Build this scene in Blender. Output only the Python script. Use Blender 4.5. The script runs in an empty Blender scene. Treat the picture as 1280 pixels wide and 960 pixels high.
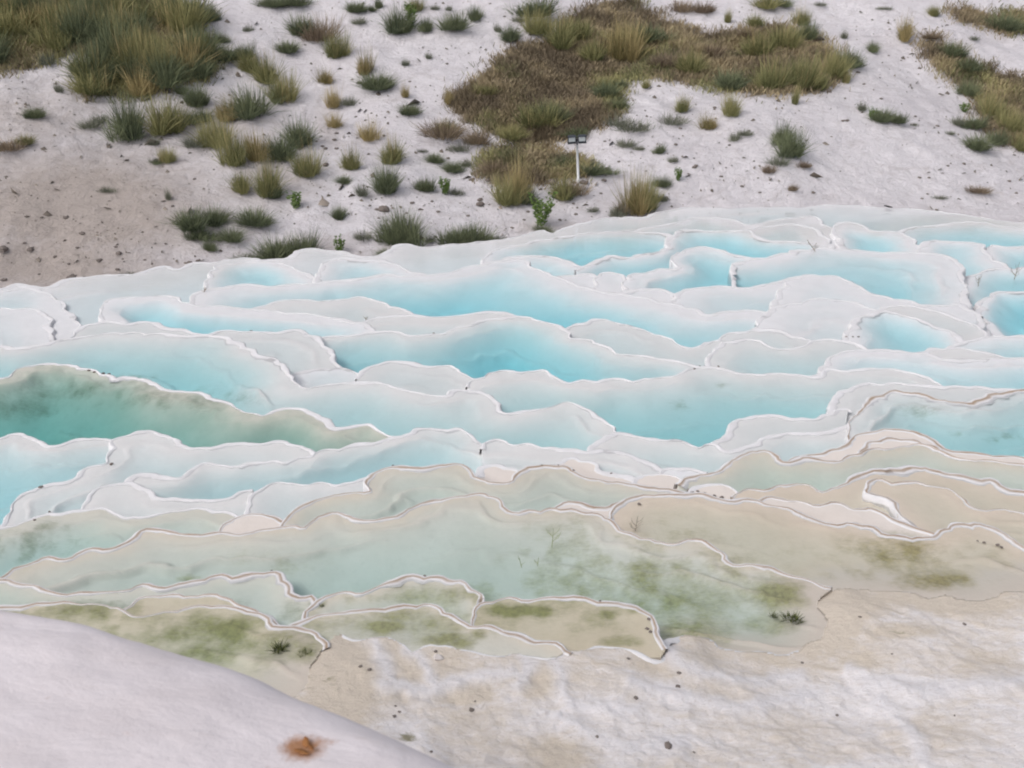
import bpy, math, random
import numpy as np
from mathutils import Vector

random.seed(7)
RNG = np.random.default_rng(11)
R = math.radians
S = bpy.context.scene
COL = S.collection

# ------------------------------------------------------------------ camera
CAM_Z, PITCH, FPX = 8.0, R(24.0), 1280.0
cam = bpy.data.cameras.new('camera')
cam.lens = 36.0
cam.sensor_width = 36.0
cam.clip_start = 0.1
cam.clip_end = 2000.0
cam.dof.use_dof = True
cam.dof.focus_distance = 18.0
cam.dof.aperture_fstop = 3.0
cam_o = bpy.data.objects.new('camera', cam)
COL.objects.link(cam_o)
cam_o.location = (0, 0, CAM_Z)
cam_o.rotation_euler = (R(90) - PITCH, 0, 0)
S.camera = cam_o

# ------------------------------------------------------------------ sky, sun, exposure (soft overcast afternoon)
SUN_EL, SUN_AZ = R(48), R(235)
w = bpy.data.worlds.new('World')
S.world = w
w.use_nodes = True
wn = w.node_tree
sky = wn.nodes.new('ShaderNodeTexSky')
sky.sky_type = 'NISHITA'
sky.sun_disc = False
sky.sun_elevation = SUN_EL
sky.sun_rotation = SUN_AZ
sky.dust_density = 3.0
hs = wn.nodes.new('ShaderNodeHueSaturation')
hs.inputs['Saturation'].default_value = 0.30
bg = wn.nodes['Background']
bg.inputs['Strength'].default_value = 0.137
wn.links.new(sky.outputs[0], hs.inputs['Color'])
wn.links.new(hs.outputs[0], bg.inputs['Color'])
sl = bpy.data.lights.new('sun', 'SUN')
sl.energy = 0.9
sl.angle = R(28)
sl.color = (1.0, 0.95, 0.9)
so = bpy.data.objects.new('sun', sl)
COL.objects.link(so)
sd = Vector((math.sin(SUN_AZ) * math.cos(SUN_EL), math.cos(SUN_AZ) * math.cos(SUN_EL), math.sin(SUN_EL)))
so.rotation_euler = sd.to_track_quat('Z', 'Y').to_euler()
S.view_settings.view_transform = 'Standard'
S.view_settings.look = 'None'
S.view_settings.exposure = 0.35
S.view_settings.gamma = 1.0
S.cycles.filter_width = 2.0

# ------------------------------------------------------------------ helpers
CP, SP = math.cos(PITCH), math.sin(PITCH)


def ray(px, py):
    dx = (np.asarray(px, float) - 640) / FPX
    dy = (480 - np.asarray(py, float)) / FPX
    return dx, CP + dy * SP, -SP + dy * CP


def on_level(px, py, z):
    """plan position of the point seen at px, py that lies at height z"""
    x, y, d = ray(px, py)
    t = (np.asarray(z, float) - CAM_Z) / d
    return np.stack([x * t, y * t], -1)


def project(x, y, z):
    f = y * CP - (z - CAM_Z) * SP
    u = y * SP + (z - CAM_Z) * CP
    return 640 + FPX * x / f, 480 - FPX * u / f


def _hash(ix, iy, s):
    v = np.sin(ix * 127.1 + iy * 311.7 + s * 74.7) * 43758.5453
    return v - np.floor(v)


def vnoise(x, y, s=0.0):
    x = np.asarray(x, float)
    y = np.asarray(y, float)
    ix, iy = np.floor(x), np.floor(y)
    fx, fy = x - ix, y - iy
    fx = fx * fx * (3 - 2 * fx)
    fy = fy * fy * (3 - 2 * fy)
    a = _hash(ix, iy, s) * (1 - fx) + _hash(ix + 1, iy, s) * fx
    b = _hash(ix, iy + 1, s) * (1 - fx) + _hash(ix + 1, iy + 1, s) * fx
    return (a * (1 - fy) + b * fy) * 2 - 1


def fbm(x, y, s=0.0, o=4):
    t, amp, k = 0, 1.0, 0
    for i in range(o):
        t = t + amp * vnoise(x * 2 ** i, y * 2 ** i, s + i * 3.1)
        k += amp
        amp *= 0.5
    return t / k


def catmull(pts, step=3.0):
    p = np.array(pts, float)
    p = np.vstack([2 * p[0] - p[1], p, 2 * p[-1] - p[-2]])
    out = []
    for i in range(1, len(p) - 2):
        n = max(2, int(np.hypot(*(p[i + 1] - p[i])) / step))
        t = np.linspace(0, 1, n, endpoint=False)[:, None]
        a, b, c, d = p[i - 1], p[i], p[i + 1], p[i + 2]
        out.append(0.5 * (2 * b + (c - a) * t + (2 * a - 5 * b + 4 * c - d) * t ** 2 + (3 * b - a - 3 * c + d) * t ** 3))
    out.append(p[-2][None])
    return np.vstack(out)


def resample(p, step):
    s = np.concatenate([[0], np.cumsum(np.hypot(*np.diff(p[:, :2], axis=0).T))])
    n = max(3, int(s[-1] / step) + 1)
    q = np.linspace(0, s[-1], n)
    return np.stack([np.interp(q, s, p[:, k]) for k in range(p.shape[1])], 1), q


def inside(poly, x, y):
    r = np.zeros(x.shape, bool)
    x1, y1 = poly[-1]
    for x2, y2 in poly:
        if y1 != y2:
            c = (y1 > y) != (y2 > y)
            r ^= c & (x < (x2 - x1) * (y - y1) / (y2 - y1) + x1)
        x1, y1 = x2, y2
    return r


def line_dist(line, x, y):
    best = np.full(x.shape, 1e9)
    for (x1, y1), (x2, y2) in zip(line[:-1, :2], line[1:, :2]):
        dx, dy = x2 - x1, y2 - y1
        L = dx * dx + dy * dy + 1e-12
        t = np.clip(((x - x1) * dx + (y - y1) * dy) / L, 0, 1)
        best = np.minimum(best, (x - x1 - t * dx) ** 2 + (y - y1 - t * dy) ** 2)
    return np.sqrt(best)


def soft_dist(line, x, y):
    """distance to a line without creases at its bends"""
    acc = np.zeros(x.shape)
    q, _ = resample(np.asarray(line)[:, :2], 0.12)
    ds = np.hypot(*np.diff(q, axis=0).T)
    m = 0.5 * (q[1:] + q[:-1])
    for (mx_, my_), l in zip(m, ds):
        acc += l / ((x - mx_) ** 2 + (y - my_) ** 2 + 0.0009) ** 2
    return np.maximum((acc / (math.pi / 2)) ** (-1 / 3) - 0.02, 0)


def blob(px, py, blobs):
    r = np.zeros(np.shape(px))
    for bx, by, rx, ry, a in blobs:
        q = ((px - bx) / rx) ** 2 + ((py - by) / ry) ** 2
        r = np.maximum(r, a * np.exp(-q * 0.9))
    return r


def mesh_obj(name, verts, faces, mat=None, parent=None, smooth=True, attrs=None):
    me = bpy.data.meshes.new(name)
    verts = np.asarray(verts, float)
    if isinstance(faces, np.ndarray):
        n, k = faces.shape
        me.vertices.add(len(verts))
        me.vertices.foreach_set('co', verts.ravel())
        me.loops.add(n * k)
        me.loops.foreach_set('vertex_index', faces.ravel().astype(np.int32))
        me.polygons.add(n)
        me.polygons.foreach_set('loop_start', np.arange(0, n * k, k, dtype=np.int32))
        me.update(calc_edges=True)
    else:
        me.from_pydata(verts.tolist(), [], faces)
    me.validate()
    if smooth:
        me.polygons.foreach_set('use_smooth', np.ones(len(me.polygons), bool))
    for k, v in (attrs or {}).items():
        at = me.attributes.new(k, 'FLOAT', 'POINT')
        at.data.foreach_set('value', np.asarray(v, np.float32))
    if mat:
        me.materials.append(mat)
    o = bpy.data.objects.new(name, me)
    COL.objects.link(o)
    o.parent = parent
    return o


def empty(name, loc=(0, 0, 0)):
    o = bpy.data.objects.new(name, None)
    o.empty_display_size = 0.2
    COL.objects.link(o)
    o.location = loc
    return o


def tag(o, label=None, cat=None, group=None, kind=None):
    for k, v in (('label', label), ('category', cat), ('group', group), ('kind', kind)):
        if v:
            o[k] = v
    return o


# ------------------------------------------------------------------ materials
class NT:
    def __init__(self, name):
        self.m = bpy.data.materials.new(name)
        self.m.use_nodes = True
        self.t = self.m.node_tree
        self.b = self.t.nodes.get('Principled BSDF')
        self.out = self.t.nodes.get('Material Output')
        g = self.t.nodes.new('ShaderNodeNewGeometry')
        self.pos = g.outputs['Position']

    def n(self, t, **kw):
        nd = self.t.nodes.new('ShaderNode' + t)
        for k, v in kw.items():
            setattr(nd, k, v)
        return nd

    def link(self, a, b):
        if isinstance(a, (int, float)):
            b.default_value = a
        elif isinstance(a, (tuple, list)):
            b.default_value = (*a, 1.0) if len(a) == 3 else a
        else:
            self.t.links.new(a, b)

    def noise(self, scale, detail=5, rough=0.6, dist=0.0, vec=None):
        nd = self.n('TexNoise')
        nd.inputs['Scale'].default_value = scale
        nd.inputs['Detail'].default_value = detail
        nd.inputs['Roughness'].default_value = rough
        nd.inputs['Distortion'].default_value = dist
        self.t.links.new(vec or self.pos, nd.inputs['Vector'])
        return nd.outputs['Fac']

    def stretch(self, sx, sy, sz, rz=0.0):
        nd = self.n('Mapping')
        nd.inputs['Scale'].default_value = (sx, sy, sz)
        nd.inputs['Rotation'].default_value = (0, 0, rz)
        self.t.links.new(self.pos, nd.inputs['Vector'])
        return nd.outputs[0]

    def ramp(self, f, a, b, lo=0.0, hi=1.0):
        nd = self.n('MapRange')
        nd.clamp = True
        self.link(f, nd.inputs['Value'])
        for i, v in zip((1, 2, 3, 4), (a, b, lo, hi)):
            nd.inputs[i].default_value = v
        return nd.outputs[0]

    def math(self, op, a, b=0.0):
        nd = self.n('Math', operation=op)
        self.link(a, nd.inputs[0])
        self.link(b, nd.inputs[1])
        return nd.outputs[0]

    def mix(self, f, a, b):
        nd = self.n('MixRGB')
        self.link(f, nd.inputs[0])
        self.link(a, nd.inputs[1])
        self.link(b, nd.inputs[2])
        return nd.outputs[0]

    def attr(self, name):
        nd = self.n('Attribute')
        nd.attribute_name = name
        return nd.outputs['Fac']

    def bump(self, h, strength, dist=0.02, prev=None):
        nd = self.n('Bump')
        nd.inputs['Strength'].default_value = strength
        nd.inputs['Distance'].default_value = dist
        self.link(h, nd.inputs['Height'])
        if prev:
            self.t.links.new(prev, nd.inputs['Normal'])
        return nd.outputs[0]

    def done(self, color, rough=0.85, normal=None, spec=0.25):
        self.link(color, self.b.inputs['Base Color'])
        self.link(rough, self.b.inputs['Roughness'])
        self.b.inputs['Specular IOR Level'].default_value = spec
        if normal:
            self.t.links.new(normal, self.b.inputs['Normal'])
        return self.m


WHITE = (0.80, 0.775, 0.79)
LIP = {'w': (.93, .915, .935), 'g': (.87, .855, .855), 'a': (.62, .62, .54), 'b': (.80, .70, .61), 'p': (.82, .74, .69), 'o': (.78, .71, .62), 'k': (.76, .73, .66), 'd': (.72, .66, .54)}
TAN = (0.34, 0.25, 0.18)


def basin_mat(name, a, b, weed=(0.20, 0.22, 0.09), spread=0.25, lip=(.8, .8, .8)):
    t = NT(name)
    c = t.mix(t.ramp(t.noise(0.9, 6, 0.65), 0.35, 0.68), a, b)
    c = t.mix(t.ramp(t.noise(14, 4, 0.6), 0.55, 0.8, 0, 0.25), c, tuple(0.78 * v for v in b))
    c = t.mix(t.math('MULTIPLY', t.attr('lip'), t.ramp(t.noise(4, 4, 0.6), 0.3, 0.6, 0.5, 1.0)), c, lip)
    c = t.mix(t.ramp(t.math('ADD', t.attr('shore'), t.math('MULTIPLY', t.noise(6, 6, 0.7), 0.7)), 0.55, 1.0), c, (0.70, 0.635, 0.575))
    vec = t.stretch(0.7, 1.5, 1.0)
    al = t.attr('weed')
    fine = t.noise(17, 8, 0.82, 0.5, vec)
    big = t.noise(1.6, 4, 0.6, 0.4, vec)
    n = t.math('ADD', t.math('MULTIPLY', fine, 0.72), t.math('MULTIPLY', big, 0.34))
    f = t.math('SUBTRACT', t.math('ADD', t.math('MULTIPLY', al, 0.62), n), 0.72)
    f = t.math('MULTIPLY', t.ramp(f, -0.15, spread * 1.1, 0, 0.85), t.ramp(al, 0.02, 0.25))
    dark = t.mix(t.ramp(t.noise(22, 3, 0.6), 0.4, 0.7), weed, tuple(0.6 * v for v in weed))
    c = t.mix(f, c, dark)
    h = t.noise(7, 6, 0.65)
    return t.done(c, 0.9, t.bump(h, 0.35, 0.02))


def rim_mat(name, tan, k_=1.0):
    t = NT(name)
    c = t.mix(t.ramp(t.noise(5, 5, 0.6), 0.35, 0.7), tuple(k_ * v for v in (0.76, 0.745, 0.765)), tuple(k_ * v for v in (0.70, 0.68, 0.69)))
    if tan:
        k = t.attr('crest')
        f = t.math('MULTIPLY', k, t.ramp(t.noise(3.5, 4, 0.6), 0.2, 0.6, 0.6, 1.0))
        c = t.mix(f, c, TAN)
        sp = t.ramp(t.noise(26, 3, 0.7), 0.66, 0.72, 0, 0.8)
        c = t.mix(t.math('MULTIPLY', sp, k), c, (0.16, 0.12, 0.09))
    h = t.noise(22, 6, 0.7)
    return t.done(c, 0.8, t.bump(h, 0.5, 0.02))


def water_mat(name, absorb, dens):
    t = NT(name)
    t.t.nodes.remove(t.b)
    tr = t.n('BsdfTransparent')
    gl = t.n('BsdfGlossy')
    gl.inputs['Roughness'].default_value = 0.06
    bm = t.bump(t.noise(5.0, 3, 0.5, 0.3, t.stretch(0.6, 1.4, 1)), 0.10, 0.02)
    fr = t.n('Fresnel')
    fr.inputs['IOR'].default_value = 1.33
    for nd in (gl, fr):
        t.t.links.new(bm, nd.inputs['Normal'])
    mx = t.n('MixShader')
    t.t.links.new(fr.outputs[0], mx.inputs[0])
    t.t.links.new(tr.outputs[0], mx.inputs[1])
    t.t.links.new(gl.outputs[0], mx.inputs[2])
    t.t.links.new(mx.outputs[0], t.out.inputs['Surface'])
    va = t.n('VolumeAbsorption')
    va.inputs['Color'].default_value = (*absorb, 1)
    va.inputs['Density'].default_value = dens
    t.t.links.new(va.outputs[0], t.out.inputs['Volume'])
    return t.m


BASIN = {
    'w': basin_mat('basin_white', (0.86, 0.85, 0.865), (0.80, 0.795, 0.81), lip=LIP['w']),
    'g': basin_mat('basin_grey_white', (0.82, 0.81, 0.815), (0.77, 0.76, 0.76), lip=LIP['g']),
    'b': basin_mat('basin_beige', (0.80, 0.71, 0.61), (0.70, 0.61, 0.51), (0.40, 0.34, 0.15), lip=LIP['b']),
    'p': basin_mat('basin_pinkish', (0.68, 0.615, 0.575), (0.61, 0.545, 0.50), lip=(.66, .60, .56)),
    'o': basin_mat('basin_olive', (0.75, 0.735, 0.685), (0.66, 0.655, 0.60), (0.36, 0.36, 0.165), 0.30, lip=LIP['o']),
    'k': basin_mat('basin_sage', (0.72, 0.72, 0.68), (0.63, 0.66, 0.60), (0.22, 0.26, 0.14), lip=LIP['k']),
    'a': basin_mat('basin_algae', (0.52, 0.58, 0.50), (0.40, 0.49, 0.41), (0.13, 0.20, 0.11), 0.4, lip=LIP['k']),
    'd': basin_mat('basin_weedy', (0.74, 0.67, 0.56), (0.66, 0.59, 0.47), (0.27, 0.29, 0.10), 0.30, lip=LIP['d']),
}
WATER = {
    'B': water_mat('water_blue', (0.0, 0.855, 0.955), 0.64),
    'T': water_mat('water_teal', (0.0, 0.83, 0.90), 0.60),
    'C': water_mat('water_clear', (0.0, 0.80, 0.86), 0.60),
    'G': water_mat('water_green', (0.0, 0.80, 0.72), 0.60),
}
RIM = {0: rim_mat('rim_white', False, 0.91), 1: rim_mat('rim_tan', True, 0.93), 2: rim_mat('rim_soft_white', False, 0.90)}

# ------------------------------------------------------------------ the terraces
# every pool: key, label, far rim (photo pixels, pool on its right-hand side), depth, lip width, basin, water, drop to the next pool, reach, rim style
POOLS = []


def pool(key, label, pts, depth, lip, basin, water, drop=0.10, ext=110, rim=0):
    POOLS.append(dict(key=key, label=label, pts=pts, depth=depth, lip=lip, basin=basin, water=water, drop=drop, ext=ext, rim=rim))


pool('edge', 'outermost white travertine shelf along the brink below the shrubby hillside',
     [(-90, 374), (0, 362), (10, 358), (24, 355), (40, 358), (60, 358), (85, 349), (120, 345), (150, 343), (165, 344), (185, 336), (208, 333), (222, 337), (242, 329), (270, 328), (285, 324), (320, 323), (356, 323), (368, 315), (384, 311), (405, 312), (425, 314), (440, 319), (460, 321), (482, 316), (492, 308), (508, 305), (525, 308), (545, 309), (560, 306), (590, 303), (630, 299), (660, 292), (680, 288), (690, 291), (705, 286), (730, 278), (760, 273), (780, 271), (800, 272), (815, 268), (840, 262), (870, 259), (900, 256), (930, 254), (990, 256), (1060, 257), (1110, 260), (1150, 262), (1200, 268), (1250, 276), (1290, 280), (1380, 286)],
     0.05, 0.9, 'w', 'B', 0.1, 150, 2)
pool('p1', 'shallow ice-blue pool at the brink beside the bare sandy slope', [(-80, 372), (0, 364), (24, 360), (48, 362), (64, 368), (74, 376), (84, 386), (96, 402), (112, 428)], 0.14, 0.6, 'w', 'B', .06, 60, 2)
pool('p4', 'small pale blue pool on the brink below the dark spiky bushes', [(256, 372), (257, 354), (262, 341), (270, 333), (288, 329), (320, 327), (346, 328), (362, 333), (376, 340), (392, 345), (400, 366)], 0.30, 0.6, 'w', 'B', .06, 60, 2)
pool('p5', 'thin ice-blue pool beside the white rounded hump on the brink', [(395, 360), (397, 343), (402, 330), (412, 324), (428, 321), (452, 325), (478, 325), (500, 332), (514, 340), (530, 343), (540, 360)], 0.18, 0.6, 'w', 'B', .06, 50, 2)
pool('p7b', 'faint pale pool right on the brink below the straw-coloured clump', [(790, 288), (830, 281), (860, 275), (890, 272), (918, 275), (935, 281), (965, 276), (1000, 270), (1020, 272), (1042, 290), (1054, 318)], 0.13, 0.7, 'w', 'B', .06, 60, 2)
pool('p7c', 'faint pale pool on the brink where white slope and terraces merge', [(925, 290), (950, 284), (985, 280), (1010, 283), (1028, 292), (1040, 306), (1046, 318)], 0.12, 0.5, 'w', 'B', .06, 60, 2)
pool('p10', 'broad ice-blue shallow pool under the bare white slope', [(1112, 318), (1118, 294), (1140, 284), (1180, 280), (1220, 277), (1250, 282), (1300, 288), (1360, 290)], 0.26, 0.7, 'w', 'B', .06, 70, 2)
pool('p7', 'wide light blue pool on the brink below the bright green plant', [(598, 348), (602, 330), (612, 315), (640, 307), (660, 303), (690, 298), (730, 292), (770, 289), (800, 290), (830, 292), (850, 298)], 0.34, 0.9, 'w', 'B', .08, 90, 2)
pool('p9', 'light blue pool with ragged white sides and a dark leaf fallen beyond', [(1055, 330), (1052, 312), (1048, 298), (1040, 285), (1055, 277), (1075, 280), (1088, 287), (1112, 289), (1135, 294), (1146, 304), (1153, 313), (1158, 330)], 0.34, 0.7, 'w', 'B', .08, 80, 2)
pool('p12', 'light blue corner pool with a straight white edge at its side', [(1234, 345), (1234, 328), (1235, 316), (1238, 306), (1262, 309), (1300, 307), (1360, 309)], 0.32, 0.6, 'w', 'B', .06, 70, 2)
pool('p11', 'light blue pool curving round a lumpy white travertine shoulder', [(1146, 332), (1147, 316), (1152, 304), (1165, 300), (1182, 301), (1215, 303), (1231, 306), (1234, 318), (1241, 325), (1256, 329), (1262, 345)], 0.34, 0.7, 'w', 'B', .06, 80, 2)
pool('p13', 'very shallow pale pool with bare twigs standing in it', [(1200, 366), (1204, 352), (1213, 345), (1226, 340), (1250, 336), (1300, 334), (1360, 336)], 0.22, 0.6, 'w', 'B', .06, 70, 2)
pool('p16', 'small lens-shaped pale blue pool between two white lips', [(598, 352), (606, 333), (622, 325), (650, 320), (685, 320), (708, 326), (724, 331), (742, 336)], 0.20, 0.6, 'w', 'B', .06, 60, 2)
pool('p17', 'blue pool with a scalloped arm and a dark narrow inlet', [(718, 338), (734, 331), (752, 322), (765, 319), (785, 322), (800, 318), (820, 316), (832, 310), (836, 300), (845, 291), (858, 287), (900, 289), (935, 288), (947, 295), (965, 301), (985, 302), (1006, 303), (1028, 308), (1046, 318)], 0.34, 0.6, 'w', 'B', .08, 90, 2)
pool('p21', 'white shallow step holding a film of water beside a small cleft', [(664, 344), (680, 343), (705, 345), (725, 342), (744, 343), (750, 352), (756, 366), (759, 380)], 0.06, 0.4, 'w', 'B', .05, 60, 2)
pool('p22', 'tiny white step with a dark cleft at its side', [(742, 370), (744, 352), (748, 343), (765, 340), (780, 344), (784, 352)], 0.05, 0.4, 'w', 'B', .05, 50, 2)
pool('p18', 'blue pool wrapped by a smooth white lip with a sharp notch', [(770, 382), (775, 366), (782, 354), (784, 346), (800, 341), (828, 336), (845, 335), (842, 325), (846, 316), (860, 311), (884, 309), (905, 314), (930, 321), (960, 325), (985, 330), (1004, 340)], 0.36, 0.7, 'w', 'B', .08, 90, 2)
pool('p19', 'bright blue pool with a broad lumpy white shelf around its far side', [(915, 330), (940, 325), (962, 321), (985, 316), (1005, 312), (1040, 310), (1090, 314), (1130, 316), (1165, 316), (1190, 322), (1203, 332), (1203, 345), (1207, 360), (1210, 378), (1225, 402), (1235, 422)], 0.60, 1.2, 'w', 'B', .08, 100, 2)
pool('p14', 'bright blue pool against the jagged white flank of its neighbour', [(1237, 424), (1229, 402), (1222, 390), (1225, 378), (1240, 368), (1265, 364), (1310, 367), (1370, 370)], 0.40, 0.5, 'w', 'B', .08, 90, 2)
pool('p23', 'small pale pool on a white step below the smooth notch', [(766, 372), (775, 366), (788, 363), (805, 361), (825, 361), (838, 365), (846, 374), (852, 394)], 0.12, 0.5, 'w', 'B', .05, 50, 2)
pool('p24', 'pale misty-blue step between two bright blue pools', [(828, 396), (838, 376), (846, 368), (860, 362), (880, 358), (900, 357), (920, 360), (950, 357), (975, 351), (996, 346), (1012, 346), (1022, 362)], 0.15, 0.8, 'w', 'B', .06, 70, 2)
pool('p20', 'thin white step with a pale blue film below the bright blue pool', [(960, 402), (965, 386), (974, 366), (985, 352), (1005, 345), (1045, 345), (1062, 352), (1078, 360), (1092, 367), (1125, 374), (1160, 381), (1200, 381), (1226, 396)], 0.10, 0.6, 'w', 'B', .06, 70, 2)
pool('p15', 'longest deep blue pool stretching across the upper terraces', [(234, 394), (238, 374), (250, 364), (300, 356), (350, 357), (400, 353), (430, 350), (470, 345), (482, 343), (520, 345), (560, 340), (600, 330), (640, 325), (656, 327), (670, 336), (685, 342), (710, 351), (740, 361), (770, 367), (800, 371), (830, 378), (860, 384), (885, 392), (912, 389), (940, 388), (962, 391), (985, 397)], 0.72, 1.0, 'w', 'B', .10, 120, 2)
pool('p2', 'bare white crusty shelf above the wide teal pool', [(-80, 391), (0, 386), (20, 385), (45, 388), (60, 395), (64, 410), (66, 428), (68, 442)], 0.03, 0.4, 'w', 'B', .06, 90, 2)
pool('p25', 'smooth white shelf filmed with pale blue water', [(942, 424), (946, 408), (952, 396), (966, 386), (992, 379), (1030, 373), (1062, 377), (1086, 384), (1110, 396), (1120, 416)], 0.07, 0.8, 'w', 'B', .05, 70, 2)
pool('p27', 'faint grey-white step beside the jagged white flank', [(1084, 414), (1087, 400), (1094, 390), (1112, 382), (1150, 384), (1180, 392), (1208, 402), (1226, 410), (1238, 428)], 0.05, 0.6, 'g', 'B', .05, 60, 2)
pool('p26', 'light blue wedge pool bordered by faint white steps', [(1052, 444), (1056, 426), (1060, 414), (1068, 401), (1082, 393), (1104, 390), (1130, 393), (1152, 401), (1180, 411), (1204, 424), (1216, 440)], 0.30, 0.6, 'w', 'B', .06, 60, 2)
pool('p28', 'greyish pale step bulging into the longest deep blue pool', [(302, 404), (312, 388), (330, 382), (355, 375), (380, 374), (415, 376), (432, 373), (450, 371), (465, 373), (490, 382), (515, 391), (540, 397)], 0.09, 0.6, 'g', 'B', .06, 60, 2)
pool('p29', 'shallow powder-blue step with a dark scrap on its edge', [(386, 420), (396, 396), (415, 397), (440, 401), (457, 402), (475, 396), (500, 394), (540, 396), (575, 395), (590, 391), (612, 390), (642, 393), (660, 410)], 0.15, 0.6, 'g', 'B', .06, 60, 2)
pool('p3', 'narrow bright blue pool below the white crusty shelf', [(130, 418), (128, 404), (126, 390), (130, 377), (150, 372), (175, 371), (200, 369), (218, 371), (230, 378), (250, 383), (275, 382), (320, 387), (360, 391), (405, 395), (418, 399), (440, 402), (462, 408), (470, 424)], 0.60, 0.6, 'w', 'B', .08, 80, 2)
pool('p32', 'pale grey scalloped step between the deep turquoise and long blue pools', [(704, 416), (713, 410), (725, 405), (745, 400), (760, 401), (785, 406), (805, 413), (825, 419), (850, 430), (865, 433), (885, 430), (897, 422), (915, 416), (940, 413), (970, 412), (990, 420), (1012, 424), (1030, 440)], 0.09, 0.7, 'g', 'B', .08, 80, 0)
pool('p33', 'pale round-shouldered pool inside the grey scalloped step', [(886, 462), (887, 445), (898, 432), (915, 427), (935, 424), (950, 426), (965, 434), (985, 437), (1002, 431), (1025, 425), (1052, 425), (1078, 434), (1100, 456)], 0.14, 0.6, 'g', 'B', .06, 70, 0)
pool('p34b', 'pale blue strip below the jagged white flank', [(1176, 437), (1210, 426), (1235, 421), (1260, 420), (1300, 420), (1360, 422)], 0.16, 0.6, 'w', 'B', .06, 70, 2)
pool('p34c', 'grey-beige sliver of a step between pale blue strips', [(1140, 444), (1156, 438), (1178, 435), (1210, 436), (1240, 443), (1262, 449), (1272, 462)], 0.03, 0.5, 'g', 'C', .05, 40, 2)
pool('p35', 'broad pale blue shallow pool with a white shelf on one side', [(1014, 474), (1026, 462), (1034, 452), (1046, 441), (1080, 437), (1110, 438), (1150, 441), (1180, 448), (1220, 450), (1260, 447), (1300, 447), (1360, 449)], 0.28, 0.9, 'w', 'B', .08, 90, 2)
pool('p31', 'deep turquoise pool with two white scallops at its lower side', [(374, 434), (390, 427), (405, 421), (430, 420), (450, 418), (470, 414), (490, 415), (520, 419), (545, 417), (565, 413), (590, 405), (615, 399), (640, 396), (665, 398), (685, 404), (705, 410), (714, 422), (740, 425), (755, 432), (770, 440), (790, 444), (820, 446), (848, 452), (875, 458)], 0.78, 0.8, 'g', 'B', .10, 110, 0)
pool('p30', 'white tongue-shaped shelf beside the deep turquoise pool', [(78, 440), (100, 410), (130, 402), (160, 404), (180, 403), (200, 404), (210, 412), (230, 412), (245, 414), (257, 419), (270, 415), (290, 413), (320, 415), (345, 416), (355, 413), (375, 413), (390, 418), (402, 428), (416, 440), (423, 456), (430, 466)], 0.06, 0.6, 'g', 'B', .08, 100, 0)
pool('p37', 'pale blue saucer below the white tongue-shaped shelf', [(358, 492), (360, 478), (364, 469), (378, 465), (400, 461), (420, 460), (440, 463), (454, 470), (461, 480), (464, 492)], 0.09, 0.5, 'w', 'B', .05, 50, 0)
pool('p38', 'pale grey double-scallop step below the deep turquoise pool', [(446, 474), (453, 464), (466, 457), (485, 452), (505, 453), (520, 454), (540, 458), (560, 457), (575, 462), (588, 472), (602, 476), (612, 490)], 0.05, 0.5, 'g', 'B', .05, 60, 0)
pool('p41', 'wide calm aqua pool in the middle of the terraces', [(582, 484), (592, 475), (610, 467), (635, 463), (650, 466), (665, 463), (680, 463), (692, 470), (703, 476), (740, 476), (770, 474), (800, 475), (830, 472), (850, 466), (870, 460), (890, 458), (910, 463), (930, 468), (960, 467), (1000, 469), (1025, 470), (1036, 462), (1060, 463), (1090, 461), (1115, 461), (1140, 466), (1168, 476), (1190, 500)], 0.46, 0.9, 'g', 'T', .10, 260, 0)
pool('p39', 'large teal pool sweeping from the sandy side to the terrace middle', [(-90, 436), (0, 433), (25, 435), (50, 431), (80, 424), (110, 420), (150, 416), (200, 417), (230, 420), (258, 419), (290, 425), (320, 441), (345, 451), (358, 458), (362, 469), (372, 479), (386, 486), (405, 482), (430, 479), (460, 478), (482, 479), (500, 486), (520, 491), (545, 494), (560, 495), (566, 489), (590, 488), (610, 494), (625, 505), (632, 516), (655, 514), (672, 513), (690, 506), (710, 503), (730, 510), (752, 524), (768, 534), (774, 541)], 0.50, 1.0, 'g', 'T', .10, 200, 0)
pool('p42', 'dark sea-green pool clouded with algae', [(-90, 482), (0, 473), (12, 469), (20, 462), (35, 457), (60, 455), (85, 456), (110, 461), (125, 466), (137, 469), (143, 475), (155, 472), (175, 472), (190, 479), (210, 487), (230, 489), (252, 491), (265, 498), (285, 504), (300, 513), (320, 518), (330, 520), (345, 513), (360, 510), (375, 511), (390, 515), (405, 522), (413, 532), (420, 536), (432, 534), (450, 531), (465, 532), (475, 540), (490, 546), (508, 548), (522, 566)], 0.62, 0.6, 'a', 'T', .10, 130, 0)
pool('p43', 'bare pale shelf capping the white cascade above the tan-rimmed teal pool', [(1030, 545), (1036, 516), (1041, 500), (1048, 490), (1063, 488), (1070, 482), (1085, 478), (1100, 482), (1120, 479), (1150, 481), (1180, 483), (1220, 484), (1250, 487), (1290, 486), (1360, 486)], 0.03, 0.5, 'g', 'C', .07, 70, 0)
pool('p44', 'pale grey half-moon step beside the white cascade', [(874, 562), (890, 555), (905, 548), (912, 535), (920, 526), (935, 521), (960, 519), (985, 522), (1005, 525), (1022, 522), (1040, 516), (1058, 510)], 0.05, 0.5, 'g', 'C', .07, 60, 0)
pool('p45', 'pale aqua pool in front of the grey half-moon step', [(738, 572), (741, 558), (748, 550), (760, 545), (775, 541), (790, 543), (810, 549), (840, 550), (855, 554), (870, 558), (890, 556), (905, 562), (925, 562), (945, 553), (960, 546), (985, 540), (1005, 541), (1030, 540), (1050, 534), (1066, 528)], 0.20, 0.7, 'g', 'T', .08, 90, 0)
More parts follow.
